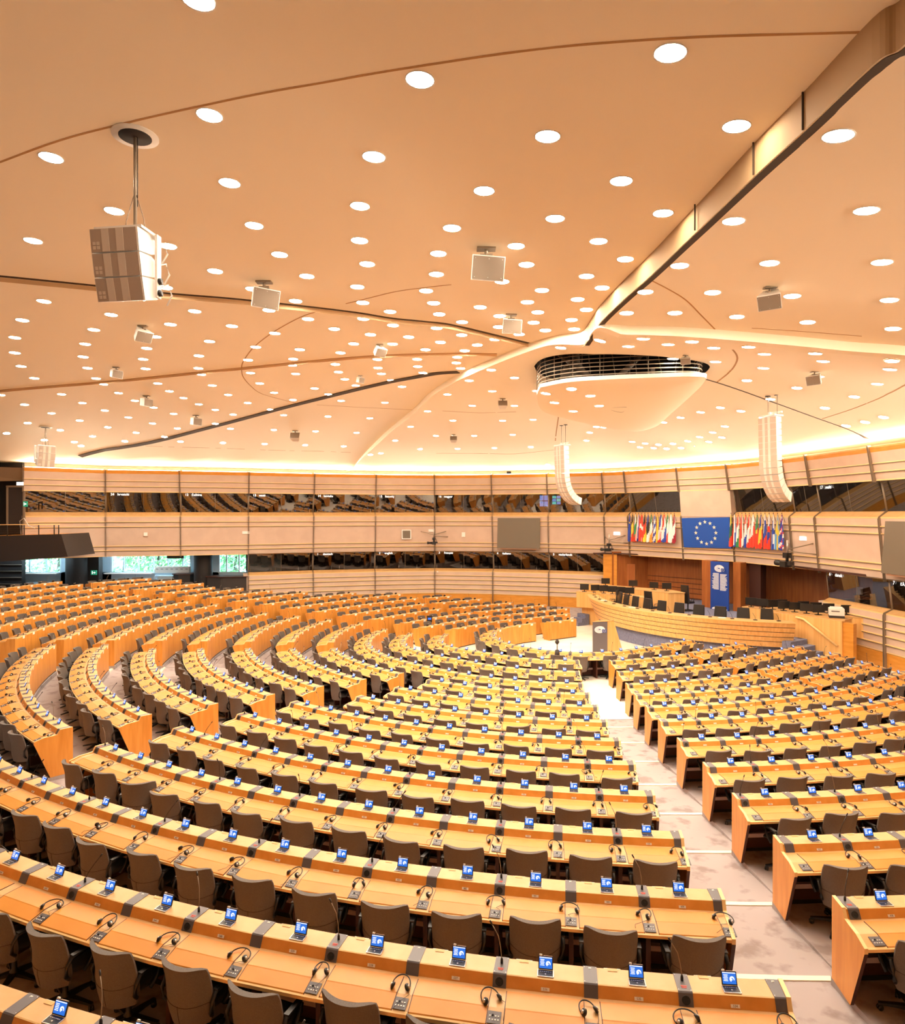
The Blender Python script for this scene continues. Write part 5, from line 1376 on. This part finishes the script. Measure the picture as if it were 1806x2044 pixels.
# columns flanking the banner
bmat = mat('banner_blue', (.009, .055, .32), .5)
wallq('wall_back', [(13.2, -2.75), (13.2, -2.1)], 0, 3.62, redwood, .5)
wallq('wall_back', [(13.2, -.80), (13.2, -.35)], 0, 3.62, redwood, .5)
wallq('wall_back', [(13.9, -.30), (13.9, .35)], 0, 3.62, darkwood, .5)  # dark slab set here to stand for the shade of a recess
def plaqueM(p, q, z, s=1.):
    """matrix whose x runs along +q, z up, facing -p"""
    x, y = W(p, q); return Matrix(((.5476*s, .837*s, 0, x), (-.837*s, .5476*s, 0, y), (0, 0, s, z), (0, 0, 0, 1)))
def hemi_logo(mm, M, w, pale, flagm, star):
    """half-disc of seat dots with a small flag square"""
    n_ = 22; c = (-.08*w, 0)
    pts = [(c[0]+.42*w*math.cos(PI*.0+2*PI*k/n_), -.01, c[1]+.27*w*math.sin(2*PI*k/n_)) for k in range(n_)]
    mm.add(pts, [tuple(range(n_))], pale, False, M)
    for rr in (.14, .22, .30):
        for k in range(14):
            a = R(100+k*19)
            x, z = c[0]+rr*w*math.cos(a)*1.25, c[1]+rr*w*math.sin(a)*.78
            mm.box((x, -.016, z), (.035*w, .006, .016*w), flagm, M)
    mm.box((c[0]-.02*w, -.016, c[1]+.01*w), (.16*w, .008, .07*w), flagm, M)
    mm.box((.28*w, -.02, -.10*w), (.34*w, .012, .26*w), flagm, M)
    for k in range(12):
        a = 2*PI*k/12; mm.box((.28*w+.085*w*math.cos(a), -.03, -.10*w+.085*w*math.sin(a)), (.022*w, .004, .022*w), star, M)
stary = mat('flag_star_yellow', (.95, .85, .45), .5)
pl = mat('pale_emblem', (.85, .85, .88), .5)
x, y = W(12.9, -1.4); o = thing('banner', (x, y, .7), 0, 'tall blue vertical banner with a white emblem and two columns of small text', 'banner')
o.matrix_world = plaqueM(12.9, -1.4, .9)
mm = MB(); mm.box((0, 0, 1.36), (1.12, .05, 2.72), bmat); c = mm.build('banner_panel', o)
mm = MB(); hemi_logo(mm, Matrix.Translation((.05, -.03, 2.35)), .72, pl, bmat, stary); mm.build('emblem', o)
mm = MB(); rnd = random.Random(3)
for cx_, al in ((-.04, -1), (.04, 1)):
    for k in range(22):
        w = rnd.uniform(.30, .44); mm.box((cx_+al*w/2, -.03, 2.08-k*.041-(.04 if al > 0 else 0)), (w, .006, .022), pl)
mm.build('small_text_lines', o)
mm = MB(); n_ = 14
for sx in (-.27, .27): mm.add([(sx+.20*math.cos(PI*k/n_), -.03, .12+.12*math.sin(PI*k/n_)) for k in range(n_+1)], [tuple(range(n_+1))], pl)
mm.build('lower_emblem', o)
o = thing('exit_sign', (W(14.6, 5.6)[0], W(14.6, 5.6)[1], 3.35), R(-35), 'small dark exit sign above the door right of the blue banner', 'sign')
mm = MB(); mm.box((0, 0, 0), (.42, .05, .2), green); mm.box((.08, -.03, 0), (.14, .01, .1), signwhite); mm.build('sign_box', o)
o = thing('notice', (W(14.7, 4.4)[0], W(14.7, 4.4)[1], 2.45), 0, 'white paper notice on the panelled wall right of the banner', 'notice')
o.matrix_world = plaqueM(15.4, 4.6, 2.45)
mm = MB(); mm.box((0, -.03, 0), (.28, .02, .38), white); mm.build('paper', o)
# side wall with handrail and the blue steps on the right; small steps on the left
root = thing('stair', (*W(7.6, 6.3), 0), 0, 'blue-grey carpeted steps rising beside the right end of the dais', 'stairs')
x0_, y0_ = W(7.6, 6.3)
for k in range(5):
    q_ = 7.15-.33*k
    pl_ = [(W(a, b)[0]-x0_, W(a, b)[1]-y0_) for a, b in ((7.25, q_), (8.5, q_), (8.5, q_-.36), (7.25, q_-.36))]
    mm = MB(); mm.prism(pl_, 0, .2*(k+1), bluecarpet); mm.build('step', root)
root = thing('stair', (*W(7.6, -6.8), 0), 0, 'two small blue-grey steps at the left end of the dais', 'stairs')
x0_, y0_ = W(7.6, -6.8)
for k in range(3):
    p0 = 6.95+.28*k; pl_ = [(W(a, b)[0]-x0_, W(a, b)[1]-y0_) for a, b in ((p0, -6.75), (p0, -6.1), (7.8, -6.1), (7.8, -6.75))]
    mm = MB(); mm.prism(pl_, .2*k, .2*(k+1), bluecarpet); mm.build('step', root)
root = thing('stair_side_wall', (*W(8.0, 8.2), 0), 0, 'beech side wall with a round wooden handrail beside the right stairs', 'side wall')
x0_, y0_ = W(8.0, 8.2)
mm = MB()
a, b = W(8.7, 6.9), W(6.2, 8.9)
poly = [(9.2, 6.3, 2.0), (6.9, 8.35, 1.9)]
def ww(p, q): x, y = W(p, q); return (x-x0_, y-y0_)
q0, q1 = ww(8.55, 3.9), ww(8.55, 7.2)
q2, q3 = ww(8.85, 3.9), ww(8.85, 7.2)
mm.prism([q0, q1, q3, q2], 0, 1.92, daiswood, mtop=woodtop); mm.build('side_wall_body', root)
mm = MB(); d0 = Vector((q1[0]-q0[0], q1[1]-q0[1])); nn = Vector((q0[0]-q2[0], q0[1]-q2[1])).normalized()*.09
A = [(q0[0]+d0.x*t+nn.x, q0[1]+d0.y*t+nn.y, z) for t, z in ((.44, 1.85), (.54, 1.82), (.96, .92))]
mm.tube(A, .045, woodedge, 10)
mm.build('handrail', root)
mm = MB(); x, y = W(8.75, 7.4); mm.box((x, y, .93), (.25, .4, 1.86), orangewood, rz=R(33)); struct(mm.build('wall_right'))
# wooden left return beside the dais
wallq('wall_back', [(7.85, -6.7), (7.85, -5.3)], 0, 1.95, daiswood, .1)
wallq('wall_back', [(7.95, -6.7), (9.8, -7.6), (12.9, -8.6)], 0, 1.2, daiswood, .1)
# ---------------------------------------------------------------- lectern
lx, ly = 6.55, 29.8
o = thing('lectern', (lx, ly, 0), R(6), 'grey-fronted speaker lectern with a round parliament emblem and a slanted beech side', 'lectern')
mm = MB(); mm.box((0, 0, .72), (.66, .07, 1.40), grey); mm.build('front_panel', o)
mm = MB(); mm.sweep([[(.33, .02, 1.44), (.36, .02, 1.44), (.36, .02, 0), (.33, .02, 0)], [(.78, .5, 1.36), (.81, .5, 1.36), (1.30, .75, 0), (1.27, .75, 0)]], daiswood); mm.build('side_panel', o)
mm = MB(); mm.sweep([[(-.34, -.04, 1.42), (.36, -.04, 1.44), (.36, -.04, 1.46), (-.34, -.04, 1.44)], [(.1, .55, 1.36), (.82, .5, 1.38), (.82, .5, 1.41), (.1, .55, 1.39)]], woodtop); mm.build('reading_top', o)
mm = MB(); hemi_logo(mm, Matrix.Translation((.02, -.045, 1.08)), .58, pl, mat('emblem_blue', (.05, .09, .30), .5), stary); mm.build('emblem', o)
# slim standing microphone in the well, and a small empty floor desk
o = thing('stand_microphone', (3.98, 25.52, .822), 0, 'short dark stand with a round head on the innermost desk row', 'microphone stand'); o.scale = (1.35, 1.35, 1.35)
mm = MB(); mm.lathe([(.07, 0), (.075, .02), (.06, .15), (.03, .17)], darkgrey, 14); mm.build('stand', o)
mm = MB(); mm.tube([(0, 0, .15), (0, 0, .34)], .015, steel, 8); mm.lathe([(.02, .32), (.055, .36), (.06, .40), (.03, .45), (.01, .46)], darkgrey, 14); mm.build('head', o)
# ---------------------------------------------------------------- flag board
o = put('flag_board', None); tag(o, 'large blue board with a circle of twelve stars between the flags', 'flag board')
a, b = Vector(wp(11.03, .44, -.22)), Vector(wp(11.97, .44, -.22)); c, d = Vector(wp(11.95, .64, -1.92)), Vector(wp(11.05, .64, -1.92))
Xv = (b-a).normalized(); Zv = (a-d).normalized(); Yv = Zv.cross(Xv).normalized()
ctr = (a+b+c+d)/4-Yv*0; nrm = Xv.cross(Zv); 
if nrm.y > 0: nrm = -nrm
o.matrix_world = Matrix(((Xv.x, -nrm.x, Zv.x, ctr.x), (Xv.y, -nrm.y, Zv.y, ctr.y), (Xv.z, -nrm.z, Zv.z, ctr.z), (0, 0, 0, 1)))
wB = (b-a).length; hB = (a-d).length
mm = MB(); mm.box((0, -.06, 0), (wB, .08, hB), blue); mm.build('board', o)
mm = MB()
for k in range(12):
    an = 2*PI*k/12; cx_, cz = .62*math.sin(an), .62*math.cos(an); r0 = .125
    vs = [(cx_+(r0 if j % 2 == 0 else r0*.40)*math.sin(PI*j/5), -.106, cz+(r0 if j % 2 == 0 else r0*.40)*math.cos(PI*j/5)) for j in range(10)]
    mm.add(vs+[(cx_, -.112, cz)], [(j, (j+1) % 10, 10) for j in range(10)], mat('cream_star', (.92, .84, .62), .5))
mm.build('star_ring', o)
# ---------------------------------------------------------------- national flags
def fm(n, c): return mat('flag_'+n, c, .75)
FC_ = dict(b=fm('blue', (.03, .07, .40)), k=fm('black', (.02, .02, .02)), y=fm('yellow', (.90, .62, .06)), r=fm('red', (.78, .06, .03)), w=fm('white', (.88, .86, .84)), g=fm('green', (.04, .26, .10)), o=fm('orange', (.92, .33, .04)), m=fm('maroon', (.35, .02, .04)), s=fm('sky_blue', (.12, .36, .70)), d=fm('dark_green', (.03, .13, .07)))
def flag(t, off_, cols, label, mode='v', extra=None, h=1.72, w=.33, lean=0):
    x, y, z = wp(t, off_, -.10); v, n_ = wdir(t)
    o = put('national_flag', None, None, (x, y, z), math.atan2(v.y, v.x)); tag(o, label, 'flag', 'national flags on the gallery front')
    mm = MB(); mm.tube([(0, .15, -.35), (0, -.05, .10)], .012, steel, 6); mm.lathe([(.018, 0), (.02, .03), (.004, .06)], black, 6, (0, -.05, .10)); mm.build('flag_pole', o)
    NU, NV = 8, 18; vs = []; rnd = random.Random(int(t*100)); ph = rnd.uniform(0, 6)
    for j in range(NV+1):
        vv = j/NV
        for i in range(NU+1):
            u = i/NU; ww_ = w*(.10+.95*min(1, vv*1.35)**.8)
            xx = (u-.5)*ww_+lean*vv; yy = -.05+.05*math.sin(u*9+ph)*(.3+vv)*.9-.03*vv
            zz = .06-h*vv*(1-.13*abs(u-.45)*vv)
            vs.append((xx, yy, zz))
    for j in range(NV):
        for i in range(NU):
            u = (i+.5)/NU; vv = (j+.5)/NV
            if mode == 'v': q = vv*.80+u*.45-.12; k = min(len(cols)-1, max(0, int(q*len(cols))))
            elif mode == 'h': q = u*.85+vv*.25-.05; k = min(len(cols)-1, max(0, int(q*len(cols))))
            elif mode == 's': k = int((u*1.2+vv*3.2)*2.2) % 2
            elif mode == 'c': k = 1 if (abs(vv-.40-u*.15) < .07 or abs(u-.30-.2*vv) < .10) else 0
            elif mode == 'u': q = (u+vv*2.6) % 1; k = 1 if abs(q-.5) < .10 else (2 if abs(q-.5) < .2 else 0)
            else: k = 0
            mm_ = FC_[cols[k]]
            if extra and abs(u-.5) < extra[1] and abs(vv-extra[2]) < extra[3]: mm_ = FC_[extra[0]]
            a = j*(NU+1)+i
            flag.mb.add([vs[a], vs[a+1], vs[a+NU+2], vs[a+NU+1]], [(0, 1, 2, 3)], mm_, True)
    flag.mb.build('flag_cloth', o); flag.mb = MB()
flag.mb = MB()
LF = [('b', 'plain blue flag with yellow stars', 'v', ('y', .15, .3, .03)), ('kyr', 'black, yellow and red flag', 'v', None), ('wgr', 'white, green and red flag', 'v', None), ('wbr', 'white and red flag with a blue wedge', 'h', None), ('rw', 'red flag with a white cross', 'c', None), ('kry', 'black, red and gold flag', 'v', None), ('bkw', 'blue, black and white flag', 'v', None), ('gwo', 'green, white and orange flag', 'v', None), ('bw', 'blue and white striped flag', 's', None), ('ryr', 'red, yellow and red flag', 'h', None), ('bwr', 'blue, white and red flag', 'v', None), ('rwb', 'red, white and blue flag with a chequered shield', 'v', ('r', .15, .45, .08)), ('gwr', 'green, white and red flag', 'v', None), ('w', 'almost plain white flag', 'v', None), ('mwm', 'maroon flag with a white stripe', 'v', None)]
for i, (c_, lab, md, ex) in enumerate(LF): flag(10.06+i*.0605, .36, c_, lab+' hanging left of the blue star board', md, ex)
RF = [('ydr', 'yellow, dark green and red flag at the edge of the star board', 'v', None), ('rwb', 'red, white and pale blue flag', 'h', None), ('rwg', 'red, white and green flag', 'v', None), ('rw', 'white and red flag', 'h', None), ('rwb', 'red, white and deep blue flag', 'v', None), ('rwr', 'red, white and red flag', 'v', None), ('wr', 'white over red flag', 'v', None), ('gr', 'green and red flag with a yellow shield', 'v', ('y', .18, .5, .08)), ('byr', 'blue, yellow and red flag', 'v', None), ('wbr', 'white, blue and red flag with a small shield', 'v', ('b', .12, .2, .05)), ('wbr', 'white, blue and red flag with a large red shield', 'v', ('r', .2, .42, .10)), ('wb', 'white flag with a blue cross', 'c', None), ('sy', 'blue flag with a yellow cross', 'c', None), ('bwr', 'blue, white and red crossed flag, last on the right', 'u', None)]
for i, (c_, lab, md, ex) in enumerate(RF): flag(12.02+i*.069, .36, c_, lab+(' hanging right of the star board' if i and i != 13 else ''), md, ex, h=1.78)
# ---------------------------------------------------------------- things fixed to the gallery front
def on_wall(name, t, off_, z, label, cat, tilt=True, group=None):
    x, y, zz = wp(t, off_, z); v, n_ = wdir(t)
    o = put(name, None, None, (x, y, zz), (R(-5) if tilt else 0, 0, math.atan2(v.y, v.x))); return tag(o, label, cat, group)
def wt(px, lo, hi, off_=.55):
    """fractional wall index whose image column is px"""
    for _ in range(40):
        m_ = (lo+hi)/2; p = wp(m_, off_, 0); c = 903+1339*p[0]/p[1]
        if c < px: lo = m_
        else: hi = m_
    return (lo+hi)/2
for t0, t1, lab in ((7.0, 8.0, 'large dark blank projection screen on the gallery front left of the flags'), (15.1, 16.2, 'large dark blank projection screen at the right edge of the picture')):
    tm = (t0+t1)/2-.02 if t0 == 7 else wt(1770, 14.2, 18, .4)+1.5/4
    o = on_wall('projection_screen', tm, .40, -1.32, lab, 'screen', True, 'blank screens on the gallery front')
    mm = MB(); mm.box((0, 0, 0), (2.92, .16, 2.05), screen_off); mm.build('screen_panel', o)
    mm = MB()
    for zz in (-1.06, 1.06):
        mm.box((0, .05, zz), (2.5, .12, .06), mat('bracket_copper', (.55, .30, .18), .5))
    mm.build('bracket', o)
def wbox(name, px, lo, hi, z, w, h, m, label, cat, d=.12, off_=.56, inner=None, group=None):
    t = wt(px, lo, hi); o = on_wall(name, t, off_, z, label, cat, True, group)
    mm = MB(); mm.box((0, 0, 0), (w, d, h), m); mm.build('housing', o)
    if inner: mm = MB(); mm.box((0, -d/2-.006, 0), (w*.8, .012, h*.8), inner); mm.build('front_face', o)
wbox('wall_monitor', 811, 5, 7, -1.44, .66, .66, white, 'small square dark monitor in a pale frame on the gallery front', 'monitor', inner=screen_off)
wbox('projector_box', 491, 2, 4, -1.22, .46, .18, white, 'flat white box beside the fin left of the middle bays', 'wall box')
wbox('projector_box', 861, 5, 7, -1.18, .42, .18, white, 'flat white box above the wall-mounted camera in the middle', 'wall box')
wbox('wall_speaker', 925, 6, 8, -1.45, .24, .32, white, 'small white wall speaker between the camera and the large screen', 'speaker')
wbox('wall_plate', 172, 0, 2, -1.27, .26, .26, wallpan, 'square plate with a diagonal mark on the far left gallery bay', 'wall plate', inner=tagm)
wbox('wall_plate', 291, 1, 3, -1.27, .26, .26, wallpan, 'square plate with a round white clock face on the second gallery bay', 'wall plate', inner=white)
wbox('emergency_lamp', 1231, 9, 11, -1.27, .42, .20, signwhite, 'bright emergency lamp left of the flags', 'lamp', group='emergency lamps beside the flags')
wbox('emergency_lamp', 1603, 13, 15, -1.17, .42, .18, signwhite, 'bright emergency lamp right of the flags', 'lamp', group='emergency lamps beside the flags')
wbox('smoke_detector', 873, 5, 7, -4.05, .10, .10, white, 'tiny white box under the lower booth sill in the middle', 'detector', d=.06, off_=.66)
def wall_camera(px, lo, hi, label, s=1., zz=-1.75, arm=1.0):
    t = wt(px, lo, hi, .1); o = on_wall('television_camera', t, -.15, zz, label, 'camera', False, 'television cameras on wall arms')
    mm = MB(); mm.tube([(0, .1, .75), (0, .1, .1)], .035*s, silver, 8); mm.tube([(0, .1, .30), (arm*.75, .72, .62)], .03, steel, 6); mm.tube([(0, .1, .22), (arm*.9, .75, .12)], .03, steel, 6); mm.tube([(0, .1, .30), (-arm*.6, .72, .55)], .02, steel, 6); mm.build('wall_arm', o)
    mm = MB(); mm.box((0, .08, .02), (.22*s, .2*s, .18*s), black); mm.tube([(0, .08, 0), (0, .08, -.25*s)], .05*s, black, 8); mm.tube([(.14*s, .1, .05), (.22*s, .1, -.12*s), (.14*s, .1, -.25*s)], .02*s, black, 6); mm.build('pan_head', o)
    mm = MB(); mm.box((0, 0, -.30*s), (.30*s, .26*s, .20*s), black); mm.lathe([(.08*s, 0), (.08*s, .26*s), (.10*s, .28*s), (.10*s, .40*s)], black, 14, M=Matrix.Translation((-.12*s, 0, -.28*s)) @ Matrix.Rotation(-PI/2, 4, 'Y')); mm.box((.22*s, .05, -.26*s), (.14*s, .18*s, .13*s), darkgrey); mm.build('camera_body', o)
wall_camera(866, 5, 7, 'television camera on a triangular wall arm in the middle of the gallery', .9, -1.75, 1.6)
wall_camera(1217, 9, 11, 'television camera hanging left of the recess above the lower booths', 1.0, -2.0, 1.1)
wall_camera(1577, 13, 14.4, 'large black television camera right of the flags', 1.35, -2.0, 1.3)
# lit monitors inside the upper booth
for i, (px, cols) in enumerate(((1083, 0), (1108, 1))):
    t = wt(px, 7, 9.5, .9); x, y, z = wp(t, 1.25, .0); o = put('booth_monitor', None, None, (x, y, z+.88+.05*i), 0)
    tag(o, ('left' if i == 0 else 'right')+' lit blue monitor wall glowing behind the upper booth glass', 'monitor', 'lit monitors in the upper booth')
    mm = MB(); mm.box((0, 0, 0), (.64, .06, .60), black); mm.build('monitor_frame', o); mm = MB()
    for a in range(2):
        for b in range(2 if i == 0 else 3):
            mm.box((-.15+a*.3, -.035, -.2+b*(.4 if i == 0 else .2)+.0), (.26, .01, .34 if i == 0 else .17), mat('monitor_glow_blue', (.1, .2, .5), .4, emit=(.12, .28, .8), es=2.2) if (a+b) % 2 or i == 0 else mat('monitor_glow_teal', (.1, .4, .4), .4, emit=(.10, .6, .6), es=2.2))
    mm.build('lit_tiles', o)
# aisle chairs and open laptop stand seen among the far rows
for i, (px, py, n) in enumerate(((191, 1250, 6), (857, 1240, 11))):
    z = zn(n); h = EYE-z-1.0
    X, Y = gp(px, py, n); o = thing('laptop_stand', (X, Y, z), R(10), ('dark upright screen standing in the aisle among the left rows' if i == 0 else 'dark upright blue-lit screen among the rows left of the well'), 'screen', 'upright screens among the rows')
    mm = MB(); mm.tube([(0, 0, 0), (0, 0, .95)], .02, black, 6); mm.box((0, 0, .35), (.3, .3, .03), steel); mm.build('stand', o); mm = MB(); mm.box((0, -.02, 1.02), (.26, .03, .34), black); mm.build('screen', o)
    mm = MB(); mm.box((0, -.04, 1.04), (.16, .006, .10), displaym); mm.build('lit_display', o)
